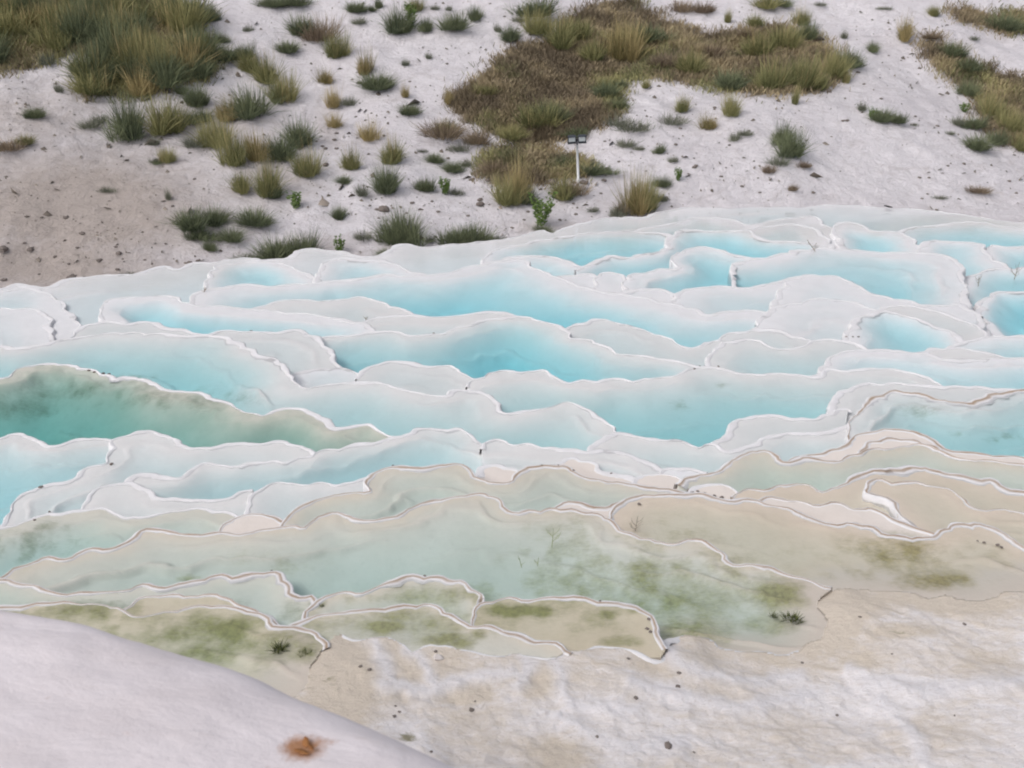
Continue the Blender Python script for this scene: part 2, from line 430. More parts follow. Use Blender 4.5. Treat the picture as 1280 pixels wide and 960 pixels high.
pool('p46', 'light blue round-lobed pool below the sea-green algae pool', [(-90, 556), (0, 548), (10, 544), (25, 541), (35, 544), (45, 550), (65, 557), (85, 554), (100, 549), (125, 548), (142, 552)], 0.30, 0.8, 'g', 'B', .08, 330, 0)
pool('p47', 'pale blue pool with a tall rounded lobe and a diagonal white edge', [(-10, 672), (4, 656), (9, 645), (13, 634), (22, 624), (40, 612), (60, 606), (85, 602), (98, 592), (108, 586), (125, 580), (133, 578), (137, 565), (142, 552), (155, 544), (180, 539), (200, 541), (215, 548), (235, 560), (250, 560), (275, 557), (300, 554), (315, 553), (332, 555), (348, 551), (360, 552), (380, 560), (400, 568), (424, 590)], 0.15, 0.7, 'g', 'B', .08, 100, 0)
pool('p48', 'long light blue pool ending against the tan-rimmed basin', [(155, 604), (166, 596), (185, 592), (210, 596), (225, 597), (240, 585), (262, 578), (285, 584), (300, 581), (320, 577), (345, 577), (370, 574), (395, 567), (410, 562), (440, 557), (480, 550), (503, 545), (518, 536), (540, 536), (560, 537), (578, 536), (590, 545), (605, 556), (625, 566), (638, 575), (640, 590)], 0.36, 0.6, 'g', 'B', .08, 90, 0)
pool('p49', 'pale aqua scallop with a small white knuckle on its edge', [(101, 648), (103, 637), (106, 627), (115, 617), (130, 608), (150, 604), (170, 605), (185, 611), (193, 621), (215, 623), (245, 624), (265, 626), (285, 622), (300, 615), (316, 613)], 0.11, 0.6, 'g', 'T', .07, 60, 0)
pool('p50', 'pale grey-blue pool tucked against the tan curved rim', [(307, 652), (308, 640), (312, 628), (316, 618), (330, 609), (345, 604), (360, 603), (375, 607), (395, 604), (412, 605), (425, 607), (440, 602), (458, 598), (476, 594)], 0.10, 0.6, 'g', 'B', .07, 70, 0)
pool('p51', 'pale blue stepped pool above the pinkish dry lenses', [(602, 562), (608, 554), (622, 550), (640, 554), (660, 555), (675, 560), (690, 559), (705, 560), (725, 565), (742, 565), (752, 562), (768, 563), (786, 568), (806, 576), (822, 582), (836, 592)], 0.13, 0.6, 'g', 'B', .07, 70, 0)
pool('p51c', 'little bare white step beside the tan curved rim', [(824, 594), (832, 587), (845, 585), (865, 586), (884, 591)], 0.02, 0.3, 'w', 'C', .05, 40, 0)
pool('p55', 'small pinkish dry lens between two tan scallops', [(596, 596), (600, 588), (608, 583), (622, 581), (638, 584), (652, 590)], 0.02, 0.4, 'p', 'C', .05, 50, 0)
pool('p56', 'pinkish dry lens beyond the tan-rimmed basin', [(690, 588), (694, 580), (704, 575), (716, 573), (730, 576), (745, 581), (755, 590), (775, 592), (786, 597), (804, 601)], 0.02, 0.4, 'p', 'C', .05, 50, 0)
pool('p57', 'beige dry lens where tan rims meet', [(790, 606), (798, 598), (808, 594), (826, 593), (846, 598), (860, 606), (872, 614)], 0.02, 0.4, 'p', 'C', .05, 50, 0)
pool('p52', 'muted aqua pool with green weed at one end', [(-90, 680), (0, 660), (30, 652), (50, 645), (65, 640), (75, 643), (95, 638), (115, 636), (130, 636), (145, 640), (155, 648), (165, 646), (190, 644), (220, 638), (250, 636), (278, 640), (310, 647)], 0.25, 0.8, 'k', 'T', .08, 110, 0)
pool('p54', 'small bone-white dry lens at the end of the tan curved rim', [(273, 674), (276, 664), (280, 655), (290, 649), (305, 645), (322, 642), (340, 645), (354, 652), (362, 660)], 0.015, 0.3, 'p', 'C', .05, 40, 1)
pool('p59', 'teal pool held by a thick tan rim beside the white cascade', [(1052, 574), (1060, 560), (1062, 545), (1062, 528), (1074, 515), (1085, 503), (1096, 494), (1115, 490), (1140, 491), (1160, 495), (1180, 501), (1210, 504), (1218, 503), (1235, 494), (1260, 489), (1300, 485), (1370, 484)], 0.32, 0.8, 'g', 'T', .10, 110, 1)
pool('p60', 'dry beige ledge with crumbly tan edge below the tan-rimmed teal pool', [(950, 586), (968, 580), (985, 575), (1010, 569), (1030, 565), (1050, 562), (1060, 552), (1070, 545), (1090, 540), (1105, 536), (1125, 537), (1150, 541), (1165, 548), (1180, 561), (1200, 565), (1240, 569), (1300, 574), (1370, 580)], 0.02, 0.4, 'p', 'C', .06, 60, 1)
pool('p60b', 'narrow inner beige ledge on the crumbly tan edge', [(1074, 570), (1080, 558), (1095, 551), (1120, 548), (1142, 551), (1162, 557), (1178, 566)], 0.02, 0.4, 'p', 'C', .05, 40, 1)
pool('p58', 'shallow pale green pool with beige margins', [(846, 606), (858, 599), (872, 595), (890, 590), (910, 580), (925, 570), (940, 564), (955, 564), (970, 570), (982, 577), (1005, 573), (1030, 574), (1050, 577), (1060, 570), (1075, 565), (1090, 562), (1110, 560), (1130, 558), (1150, 556), (1165, 560), (1180, 567), (1195, 572), (1215, 576), (1245, 577), (1300, 583), (1370, 588)], 0.14, 0.7, 'o', 'G', .08, 90, 1)
pool('p53', 'sage-coloured shallow basin with a looping double tan rim', [(338, 690), (346, 668), (354, 654), (358, 646), (370, 635), (395, 625), (420, 619), (445, 616), (460, 614), (457, 604), (462, 594), (475, 587), (490, 584), (505, 583), (525, 586), (545, 582), (570, 579), (582, 584), (600, 598), (615, 603), (635, 603), (643, 596), (655, 585), (670, 582), (690, 582), (710, 584), (722, 592), (735, 598), (755, 600), (790, 605), (820, 609), (850, 615), (872, 617)], 0.12, 0.6, 'o', 'C', .10, 90, 1)
pool('p66a', 'small white-lipped dry lens at the junction of the tan rims', [(860, 618), (868, 610), (882, 606), (900, 605), (914, 610), (922, 618)], 0.02, 0.3, 'p', 'C', .05, 40, 0)
pool('p65', 'dry beige terrace with a white crusty crown', [(915, 622), (935, 613), (960, 611), (975, 607), (992, 604), (1010, 606), (1025, 614), (1035, 612), (1050, 606), (1065, 597), (1080, 590), (1095, 587), (1112, 588), (1135, 585), (1155, 584), (1168, 588), (1195, 593), (1215, 598), (1240, 600), (1258, 609), (1290, 617), (1360, 625)], 0.04, 0.6, 'b', 'C', .08, 80, 1)
pool('p67', 'smooth round beige basin below the white crusty crown', [(1166, 680), (1140, 656), (1122, 640), (1110, 624), (1082, 616), (1086, 604), (1100, 600), (1120, 604), (1145, 603), (1165, 607), (1185, 612), (1200, 620), (1212, 632), (1225, 637), (1250, 637), (1290, 642), (1360, 648)], 0.05, 0.6, 'b', 'C', .07, 90, 1)
pool('p66', 'narrow dry beige band ending in a white spill', [(920, 636), (940, 628), (960, 622), (975, 623), (1000, 627), (1020, 632), (1035, 628), (1050, 629), (1066, 637), (1085, 634), (1102, 641), (1120, 650), (1142, 658), (1178, 672)], 0.02, 0.4, 'p', 'C', .06, 60, 1)
pool('p63', 'beige dry lens beside the green pool', [(682, 644), (692, 636), (702, 630), (712, 627), (726, 628), (740, 633), (752, 635), (768, 630), (782, 628)], 0.02, 0.4, 'p', 'C', .05, 50, 1)
pool('p64', 'wide peach-beige shallow pool spotted with olive weed', [(757, 680), (760, 660), (762, 645), (766, 635), (776, 628), (795, 621), (820, 619), (855, 617), (880, 618), (908, 626), (925, 624), (945, 626), (962, 632), (985, 635), (1005, 645), (1020, 650), (1040, 656), (1060, 654), (1080, 656), (1100, 664), (1120, 670), (1150, 673), (1166, 670), (1180, 660), (1200, 655), (1215, 654), (1240, 660), (1260, 670), (1275, 682), (1300, 692), (1370, 705)], 0.06, 0.6, 'b', 'C', .08, 150, 1)
pool('p62', 'biggest pale sage pool turning olive with weed towards one end', [(-6, 736), (3, 720), (15, 712), (30, 708), (45, 700), (60, 697), (75, 699), (90, 695), (105, 688), (120, 685), (140, 685), (155, 680), (165, 672), (175, 664), (190, 662), (212, 663), (225, 669), (245, 668), (270, 665), (300, 667), (330, 662), (350, 659), (370, 658), (378, 661), (385, 655), (400, 645), (415, 641), (430, 642), (445, 648), (465, 651), (480, 648), (500, 643), (520, 632), (545, 625), (565, 622), (590, 617), (610, 619), (625, 626), (634, 638), (642, 640), (670, 638), (700, 636), (730, 640), (750, 644), (765, 650), (775, 660), (785, 667), (810, 673), (825, 678), (850, 679), (860, 674), (875, 674), (890, 682), (903, 690), (910, 702), (925, 706), (960, 707), (975, 715), (1000, 722), (1040, 734)], 0.20, 1.2, 'o', 'C', .10, 190, 1)
pool('p69', 'shallow grey-green pool curling round to a white spout', [(-90, 722), (0, 724), (20, 728), (35, 730), (45, 732), (55, 736), (70, 740), (85, 744), (100, 741), (120, 740), (145, 741), (160, 737), (180, 731), (200, 733), (230, 730), (255, 722), (275, 719), (290, 721), (310, 718), (335, 715), (346, 716), (355, 722), (363, 732), (366, 740), (376, 748), (392, 746), (398, 762), (404, 785)], 0.14, 0.6, 'k', 'C', .08, 80, 1)
pool('p72', 'olive-green pool with a rounded brow beside the biggest pool', [(376, 790), (382, 766), (388, 755), (396, 749), (410, 744), (435, 740), (452, 741), (470, 735), (485, 728), (500, 722), (525, 720), (560, 724), (580, 729), (595, 738), (602, 750), (604, 764), (607, 788)], 0.13, 0.5, 'o', 'G', .07, 80, 1)
pool('p70', 'narrow beige weedy lens above the algae-covered pool', [(146, 770), (156, 760), (172, 749), (195, 744), (220, 743), (245, 745), (265, 743), (282, 746), (296, 755), (312, 760), (328, 767), (342, 777), (354, 787)], 0.03, 0.5, 'd', 'C', .05, 50, 1)
pool('p73', 'half-dry beige pool with mossy patches and a bright curved end', [(588, 790), (594, 762), (602, 754), (616, 752), (635, 747), (660, 750), (690, 747), (720, 746), (745, 751), (780, 755), (800, 760), (814, 771), (821, 784), (823, 796), (832, 812)], 0.05, 0.5, 'd', 'C', .07, 90, 1)
pool('p74', 'green weedy pool with a thin bright rim above the bare ground', [(352, 790), (364, 781), (380, 775), (405, 768), (430, 764), (455, 763), (480, 759), (500, 757), (520, 755), (545, 758), (560, 766), (575, 775), (595, 783), (612, 785), (635, 790), (660, 798), (690, 803), (715, 816)], 0.11, 0.5, 'o', 'G', .07, 90, 1)
pool('p71', 'algae-covered pool behind the smooth white mound', [(-90, 768), (0, 758), (25, 757), (50, 754), (80, 752), (100, 755), (140, 756), (158, 766), (180, 770), (215, 763), (240, 759), (270, 757), (300, 762), (330, 770), (345, 783), (365, 785), (390, 788), (404, 800), (418, 820)], 0.06, 0.4, 'd', 'C', .06, 520, 1)
NP_ = len(POOLS)

GROUND_EDGE = [(330, 905), (372, 868), (392, 832), (408, 806), (425, 793), (437, 799), (452, 800), (468, 797), (487, 800), (505, 806), (516, 815), (530, 809), (560, 807), (590, 815), (615, 820), (640, 818), (668, 821), (700, 820), (712, 815), (732, 812), (760, 809), (782, 811), (802, 818), (822, 826), (832, 812), (834, 799), (865, 797), (886, 800), (903, 812), (930, 815), (960, 817), (986, 821), (1002, 810), (1026, 796), (1034, 778), (1022, 755), (1034, 741), (1060, 736), (1100, 739), (1140, 741), (1165, 747), (1192, 746), (1222, 752), (1252, 744), (1300, 735), (1380, 728)]

# levels: a pool that laps over another stands above it
W2, H2 = 720, 560
gx, gy = np.meshgrid(np.linspace(-60, 1340, W2), np.linspace(240, 900, H2))
lab = np.full(gx.shape, -1, int)


def close_poly(line, ext):
    return np.vstack([line, [line[-1][0], line[-1][1] + ext], [line[0][0], line[0][1] + ext]])


def fill_ext(line, ext):
    l = np.asarray(line)
    lo = l.copy()[::-1]
    lo[:, 1] = np.maximum(lo[:, 1] + ext * 0.35, l[:, 1].max() - 2) + ext * 0.3
    lo = lo[::6]
    return np.vstack([l, lo])


def run_on(pts, ph):
    """rims that leave the photo go on beyond its sides"""
    pts = list(pts)
    if pts[-1][0] >= 1290:
        x0, y0 = pts[-1]
        pts += [(x0 + 48 * k, y0 + 7 * math.sin(1.9 * k + ph) + 1.5 * k) for k in range(1, 9)]
    if pts[0][0] <= -75:
        x0, y0 = pts[0]
        pts = [(x0 - 48 * k, y0 + 7 * math.sin(1.7 * k + ph) + 2.0 * k) for k in range(7, 0, -1)] + pts
    return pts


GROUND_EDGE = run_on(GROUND_EDGE, 2.0)
for i, p in enumerate(POOLS):
    p['pts'] = run_on(p['pts'], i * 1.3)
    p['img'] = catmull(p['pts'], 4.0)
    poly = fill_ext(p['img'], p['ext'])
    p['ipoly'] = poly
    lab[inside(poly, gx, gy)] = i
gimg = catmull(GROUND_EDGE, 4.0)
gpoly = np.vstack([gimg, [1800, 1100], [300, 1100]])
lab[inside(gpoly, gx, gy)] = NP_
pairs = set()
for a, b in ((lab[:, 1:], lab[:, :-1]), (lab[1:], lab[:-1])):
    m = (a != b) & (a >= 0) & (b >= 0)
    lo, hi = np.minimum(a[m], b[m]), np.maximum(a[m], b[m])
    code, cnt = np.unique(lo * 1000 + hi, return_counts=True)
    pairs |= {(int(c) // 1000, int(c) % 1000) for c in code}
Z = np.zeros(NP_)
for j in range(NP_):
    for (lo, hi) in pairs:
        if hi == j:
            Z[j] = max(Z[j], Z[lo] + POOLS[j]['drop'])
for _ in range(1):
    pass

# plan grid
A_ = np.concatenate([np.arange(-1.02, -0.72, 0.006), np.arange(-0.72, 0.72, 0.0021), np.arange(0.72, 1.06, 0.006)])
Y_ = np.exp(np.arange(math.log(2.6), math.log(39.0), 0.003))
GXV = A_[None, :] * Y_[:, None]
GYV = np.repeat(Y_[:, None], len(A_), 1)
CX = 0.25 * (GXV[1:, 1:] + GXV[:-1, 1:] + GXV[1:, :-1] + GXV[:-1, :-1])
CY = 0.25 * (GYV[1:, 1:] + GYV[:-1, 1:] + GYV[1:, :-1] + GYV[:-1, :-1])
LAB = np.full(CX.shape, -1, int)


def stamp(poly, value):
    r0, r1 = np.searchsorted(Y_, [poly[:, 1].min(), poly[:, 1].max()])
    r0, r1 = max(r0 - 2, 0), min(r1 + 2, CX.shape[0])
    aa = poly[:, 0] / poly[:, 1]
    c0, c1 = np.searchsorted(A_, [aa.min(), aa.max()])
    c0, c1 = max(c0 - 2, 0), min(c1 + 2, CX.shape[1])
    if r1 <= r0 or c1 <= c0:
        return
    sub = LAB[r0:r1, c0:c1]
    sub[inside(poly, CX[r0:r1, c0:c1], CY[r0:r1, c0:c1])] = value


def roughen(line, amp, seed):
    """line: n x 3 plan line; small irregular wiggle, out of the photo's smooth trace"""
    q, s = resample(line, 0.055)
    t = np.gradient(q[:, :2], axis=0)
    t /= np.linalg.norm(t, axis=1)[:, None] + 1e-9
    n = np.stack([-t[:, 1], t[:, 0]], 1)
    d = np.mean(q[:, 1]) / 18.0
    k = amp * min(d, 1.3) * (0.6 * vnoise(s / (0.30 * d), s * 0 + seed) + 0.5 * vnoise(s / (0.13 * d), s * 0 + seed + 9))
    if amp > 0:
        ph = np.cumsum(np.full(len(s), 0.055) / (0.75 + 0.4 * vnoise(s / 2.1, s * 0 + seed + 31))) / max(d, .45)
        k = k + amp * 2.4 * min(d, 1.4) * (np.abs(np.sin(math.pi * ph)) - 0.6) * (0.5 + 0.5 * vnoise(s / 1.3, s * 0 + seed + 17))
    q[:, :2] += n * k[:, None]
    return q, n, s


for i, p in enumerate(POOLS):
    z = Z[i]
    pl = on_level(p['img'][:, 0], p['img'][:, 1], z)
    line = np.column_stack([pl, np.full(len(pl), z)])
    p['line'], p['nrm'], p['s'] = roughen(line, 0.05, i * 1.7)
    low = p['ipoly'][len(p['img']):]
    lowp = on_level(low[:, 0], low[:, 1], z)
    p['poly'] = np.vstack([p['line'][:, :2], lowp])
    side = np.vstack([p['line'][-1:, :2], lowp, p['line'][:1, :2]])
    p['side'] = roughen(np.column_stack([side, np.full(len(side), z)]), 0.04, 1.0)
    stamp(p['poly'], i)

# foreground ground: its edge stands just above whatever it meets
gz = np.zeros(len(gimg))
for k, (x, y) in enumerate(gimg):
    best = 0.0
    for dx in range(-14, 15, 4):
        for dy in (-14, -9, -5, -2, 3):
            c = int(round((min(max(x + dx, -58), 1338) + 60) / 1400 * (W2 - 1)))
            r = int(round((y + dy - 240) / 660 * (H2 - 1)))
            if x > 1325:
                r = int(round((735 + dy - 240) / 660 * (H2 - 1)))
            if 0 <= c < W2 and 0 <= r < H2 and 0 <= lab[r, c] < NP_:
                best = max(best, Z[lab[r, c]])
    gz[k] = best
ker = np.ones(15) / 15
for _ in range(2):
    gz = np.convolve(np.pad(gz, 7, mode='edge'), ker, mode='valid')
gz += 0.004
gl2 = on_level(gimg[:, 0], gimg[:, 1], gz)
gline, gnrm, gs = roughen(np.column_stack([gl2, gz]), 0.05, 77.0)
gplan = np.vstack([gline[:, :2], [12.0, 4.0], [9.5, 1.5], [-3.0, 1.5]])
stamp(gplan, NP_)

WEEDS = [(800, 725, 170, 60, .62), (700, 690, 80, 40, .45), (1120, 700, 110, 30, .45), (280, 790, 150, 34, .75), (100, 766, 120, 14, .8), (520, 780, 130, 26, .55), (560, 742, 90, 16, .55), (40, 512, 60, 13, .75), (100, 492, 100, 16, .55), (215, 500, 80, 14, .6), (170, 478, 40, 10, .4),
         (700, 692, 70, 22, .5), (760, 720, 90, 30, .55), (850, 745, 80, 40, .7), (800, 755, 60, 22, .6), (970, 745, 40, 16, 1.0), (905, 715, 60, 20, .5), (960, 780, 40, 15, .6), (870, 790, 60, 18, .7), (690, 725, 60, 14, .5),
         (350, 702, 60, 18, .35), (235, 724, 14, 5, .8), (655, 716, 22, 6, .6), (690, 690, 25, 5, .6),
         (1110, 690, 60, 20, .75), (1090, 680, 30, 10, .6), (1170, 725, 50, 12, .95), (1250, 700, 60, 24, .35), (1060, 718, 50, 12, .45), (980, 690, 50, 14, .3),
         (100, 764, 70, 12, 1.0), (60, 762, 30, 6, .8), (210, 790, 60, 16, 1.0), (290, 785, 60, 22, 1.1), (160, 790, 40, 14, .8), (330, 800, 60, 30, .8), (250, 815, 60, 20, .9), (375, 812, 40, 20, .5), (230, 755, 60, 8, .4),
         (560, 745, 70, 14, .75), (470, 748, 60, 8, .6), (400, 754, 10, 6, 1.2), (590, 745, 20, 10, .8),
         (650, 764, 55, 9, 1.1), (760, 768, 18, 8, .9), (792, 764, 10, 6, 1.1), (780, 803, 30, 9, .8), (730, 770, 60, 20, .45),
         (480, 783, 40, 10, 1.0), (560, 800, 35, 11, 1.1), (598, 793, 12, 8, .9), (520, 775, 80, 14, .5),
         (1160, 515, 40, 12, .35), (1255, 548, 20, 6, .7), (1195, 542, 12, 4, .5), (1140, 520, 20, 8, .3),
         (15, 685, 70, 22, .7), (60, 660, 30, 10, .4), (850, 505, 20, 10, .25), (905, 482, 12, 4, .35)]

print('levels %.2f .. %.2f' % (Z.min(), Z.max()))


def grid_mesh(mask, zfun):
    r, c = np.nonzero(mask)
    nc = len(A_)
    q = np.stack([r * nc + c, r * nc + c + 1, (r + 1) * nc + c + 1, (r + 1) * nc + c], 1)
    u, inv = np.unique(q, return_inverse=True)
    x, y = GXV.ravel()[u], GYV.ravel()[u]
    return x, y, inv.reshape(q.shape)


def sweep(line, nrm, s, keep, wid, hgt, skirt, seed, style=0, minlen=4):
    """travertine lip along a plan line; returns verts, quads, crest weight"""
    if style == 1:
        prof = [(-5.2, -0.016, 0.0), (-3.6, 0.10, 0.0), (-2.8, 0.34, 0.10), (-1.7, 0.66, 0.95), (-0.8, 0.90, 1.0), (0.0, 1.0, 0.15), (0.8, 0.8, 0.0), (1.5, 0.05, 0.0), (2.2, -0.07, 0.0), (2.6, -0.22, 0.0), (2.8, -skirt, 0.0)]
    elif style == 2:
        prof = [(-5.5, -0.016, 0.0), (-4.0, 0.10, 0.0), (-2.4, 0.5, 0.0), (-1.2, 0.82, 0.0), (0.0, 1.0, 0.0), (0.8, 0.75, 0.0), (1.6, 0.05, 0.0), (2.2, -0.07, 0.0), (2.6, -0.22, 0.0), (2.8, -skirt, 0.0)]
    else:
        prof = [(-4.8, -0.016, 0.0), (-3.4, 0.08, 0.0), (-2.2, 0.36, 0.0), (-1.0, 0.82, 0.0), (0.0, 1.0, 0.0), (0.8, 0.75, 0.0), (1.6, 0.05, 0.0), (2.2, -0.07, 0.0), (2.6, -0.22, 0.0), (2.8, -skirt, 0.0)]
    V, F, C = [], [], []
    idx = np.nonzero(keep)[0]
    if len(idx) < 3:
        return V, F, C
    runs = np.split(idx, np.nonzero(np.diff(idx) > 1)[0] + 1)
    for run in runs:
        if len(run) < minlen:
            continue
        base = len(V)
        for k in run:
            d = max(0.36, min(1.25, line[k, 1] / 18.0))
            wn_ = wid * d * max(0.3, 1.0 + 0.7 * vnoise(s[k] / 0.7, seed) + 0.5 * vnoise(s[k] / 0.2, seed + 4) + 0.35 * vnoise(s[k] / 0.09, seed + 5) + 0.9 * max(0, vnoise(s[k] / 1.7, seed + 8)))
            hn = hgt * d * max(-0.25, 0.75 + 0.7 * vnoise(s[k] / 0.45, seed + 2) + 0.45 * vnoise(s[k] / 0.10, seed + 6))
            for (o, h, cr) in prof:
                zz = hn * h if h > 0 else h
                jit = 0.55 * wn_ * vnoise(s[k] / 0.10, o * 1.1 + seed)
                V.append((line[k, 0] + nrm[k, 0] * (o * wn_ + jit), line[k, 1] + nrm[k, 1] * (o * wn_ + jit), line[k, 2] + zz))
                C.append(cr)
        m = len(prof)
        for a in range(len(run) - 1):
            for b in range(m - 1):
                v = base + a * m + b
                F.append((v, v + 1, v + m + 1, v + m))
    return V, F, C


for i, p in enumerate(POOLS):
    mask = LAB == i
    if mask.sum() < 20:
        print('pool hidden', p['key'])
        continue
    cx, cy = CX[mask].mean(), CY[mask].mean()
    root = tag(empty('terrace_pool', (cx, cy, Z[i])), p['label'], 'pool', 'travertine terrace pools')
    x, y, q = grid_mesh(mask, None)
    d = soft_dist(p['line'], x, y)
    nz = fbm(x / 1.6, y / 1.6, i, 3)
    lip = p['lip'] * np.clip(np.mean(y) / 13, .7, 1.9)
    d_rim = d
    d0 = np.zeros(len(x))
    if p['rim'] == 0 and p['depth'] > .1:
        d0 = 0.16 * np.clip(0.6 + 1.5 * fbm(x / 1.3, y / 1.3, i + 71, 3), 0.0, 1.7)
        d = np.maximum(d - d0, 0)
    if p['rim'] == 2:
        blue = p['key'] in ('p7', 'p9', 'p10', 'p11', 'p12', 'p13', 'p14', 'p17', 'p18', 'p26', 'p35', 'p34b', 'p16', 'p4', 'p5')
        lip = lip * (0.6 if blue else 1.0)
        d0 = (0.15 if blue else 0.30) * np.clip(0.75 + 1.5 * fbm(x / 1.3, y / 1.3, i + 71, 3), 0.1, 1.7)
        d = np.maximum(d - d0, 0)
    dep = 0.006 + p['depth'] * (1 - np.exp(-(d * (1 + 0.35 * nz) / lip) ** 1.75)) * (1 + 0.22 * nz) + 0.012 * fbm(x / 0.3, y / 0.3, i + 5, 3) * min(1, p['depth'] * 8)
    if p['key'] in ('p62', 'p64', 'p71', 'p73', 'p74'):
        dep *= np.clip(line_dist(gline[::4], x, y) / 0.7, 0.05, 1)
    d = d_rim
    if p['rim'] == 2:
        dep -= (0.006 + 0.009 * np.clip(fbm(x / .4, y / .4, i + 73, 4) + .35, 0, 1)) * np.exp(-(d / (d0 + .02)) ** 3)
    # inner crusts: older, half drowned lips that follow the rim
    dw = d + 0.16 * fbm(x / .45, y / .45, i + 40, 3)
    k_ = np.clip(np.mean(y) / 15, .6, 1.6)
    for dc, am in ((.30, .045), (.72, .07), (1.3, .07), (2.0, .08)):
        dep -= am * np.exp(-((dw - dc * k_) / (.055 * k_)) ** 2) * np.clip(.15 + 1.3 * fbm(x / 1.9, y / 1.9, i + 47 + dc, 2), 0, 1) * min(1.3, .45 + p['depth'] * 3)
    dep = np.maximum(dep, 0.002 - 0.0 * np.clip(fbm(x / .12, y / .12, i + 90, 2) + .3, 0, 1) * ((d > .12) | (p['rim'] == 2)))
    if p['depth'] < 0.045:
        dep = 0.004 - 0.012 * (fbm(x / 0.4, y / 0.4, i + 3, 5) + .1) * np.clip(d / 0.1, 0, 1) if p['basin'] == 'p' else np.maximum(dep, .003)
    zz = Z[i] - dep
    u, v = project(x, y, zz)
    wd = blob(u, v, WEEDS)
    wd = np.clip(wd * (0.75 + 0.8 * fbm(x / .5, y / .6, 101, 4)) + np.minimum(wd, .55) * 0.8 * fbm(x / .13, y / .16, 104, 3), 0, 1.3)
    shore = np.exp(-(line_dist(gline[::4], x, y) / 0.45) ** 2) if p['key'] in ('p62', 'p64', 'p71') else np.zeros(len(x))
    lipf = np.exp(-(d * (1 + .5 * fbm(x / .3, y / .3, i + 60, 3)) / ((0.15 if p['rim'] == 1 else 0.13) * np.clip(y / 9, .8, 3) + d0 * 1.3)) ** 1.6)
    # close the basin's outline downwards
    eds = np.sort(np.concatenate([q[:, [0, 1]], q[:, [1, 2]], q[:, [2, 3]], q[:, [3, 0]]]), 1)
    ue, cn = np.unique(eds, axis=0, return_counts=True)
    ue = ue[cn == 1]
    bv = np.unique(ue)
    mp = np.full(len(x), -1)
    mp[bv] = len(x) + np.arange(len(bv))
    q = np.vstack([q, np.column_stack([ue[:, 0], ue[:, 1], mp[ue[:, 1]], mp[ue[:, 0]]])])
    P3 = np.column_stack([x - cx, y - cy, zz - Z[i]])
    P3 = np.vstack([P3, P3[bv] - np.array([0, 0, 0.8])])
    mesh_obj('basin', P3, q, BASIN[p['basin']], root, attrs={'weed': np.concatenate([wd, np.zeros(len(bv))]), 'lip': np.concatenate([lipf, np.zeros(len(bv))]), 'shore': np.concatenate([shore, np.zeros(len(bv))])})
    # water: flat sheet over the basin, one object for each connected stretch
    runs, par = [], []

    def find(a):
        while par[a] != a:
            a = par[a]
        return a
    prev = []
    last = -5
    for r in np.nonzero(mask.any(1))[0]:
        row = np.concatenate([[0], mask[r].astype(np.int8), [0]])
        st, en = np.nonzero(np.diff(row) == 1)[0], np.nonzero(np.diff(row) == -1)[0]
        cur = []
        for a, b in zip(st, en):
            k = len(runs)
            runs.append((r, a, b))
            par.append(k)
            cur.append(k)
            if r == last + 1:
                for o_ in prev:
                    if runs[o_][1] < b and runs[o_][2] > a:
                        par[find(o_)] = find(k)
        prev, last = cur, r
    comp = {}
    for k, (r, a, b) in enumerate(runs):
        comp.setdefault(find(k), []).append((r, a, b))
    for rs in comp.values():
        if p['basin'] == 'p' or sum(b - a for r, a, b in rs) < 25:
            continue
        V, F = [], []
        for r, a, b in rs:
            k = len(V)
            for rr, cc in ((r, a), (r, b), (r + 1, b), (r + 1, a)):
                V.append((GXV[rr, cc] - cx, GYV[rr, cc] - cy, 0.0))
            F.append((k, k + 1, k + 2, k + 3))
        mesh_obj('water', V, np.array(F), WATER[p['water']], root, smooth=False)
    # rim where nothing nearer laps over it
    wid, hgt = ((0.016, 0.014), (0.020, 0.019), (0.015, 0.008))[p['rim']]
    for (L, nr_, s_), mn in (((p['line'], p['nrm'], p['s']), 5), (p['side'], 14)):
        keep = np.ones(len(L), bool)
        for j in range(i + 1, NP_):
            keep &= ~inside(POOLS[j]['poly'], L[:, 0], L[:, 1])
        keep &= ~inside(gplan, L[:, 0], L[:, 1])
        keep &= L[:, 1] > 3.0
        # let an end run on under its neighbour
        k2 = keep.copy()
        for sh in (1, 2):
            k2[sh:] |= keep[:-sh]
            k2[:-sh] |= keep[sh:]
        on = np.nonzero(k2)[0]
        for run in (np.split(on, np.nonzero(np.diff(on) > 1)[0] + 1) if len(on) else []):
            k1 = np.zeros(len(L), bool)
            k1[run] = True
            V, F, C = sweep(L, nr_, s_, k1, wid, hgt, 3.0 if p['key'] == 'edge' else 0.9, i * 2.3, p['rim'], mn + 4)
            if F:
                mesh_obj('rim', np.array(V) - np.array([cx, cy, Z[i]]), np.array(F), RIM[p['rim']], root, attrs={'crest': C})

# ------------------------------------------------------------------ bare travertine ground in the foreground
t = NT('foreground_travertine')
tan_a, wht = t.attr('tan'), t.attr('vein')
vec = t.stretch(0.75, 1.25, 1.0, R(20))
n1 = t.noise(1.7, 8, 0.7, 0.5, vec)
n2 = t.noise(11, 8, 0.72, 0.4, vec)
c = t.mix(t.ramp(n1, 0.40, 0.62), (0.77, 0.73, 0.735), (0.72, 0.66, 0.63))
f = t.ramp(t.math('ADD', t.math('ADD', t.math('MULTIPLY', n1, 0.5), t.math('MULTIPLY', n2, 0.5)), t.math('MULTIPLY', tan_a, 0.35)), 0.51, 0.76, 0, 0.9)
c = t.mix(f, c, (0.60, 0.52, 0.43))
c = t.mix(t.ramp(t.math('ADD', n2, t.math('MULTIPLY', t.attr('weed'), 0.35)), 0.70, 0.88, 0, 0.85), c, (0.21, 0.19, 0.10))
c = t.mix(wht, c, (0.74, 0.71, 0.73))
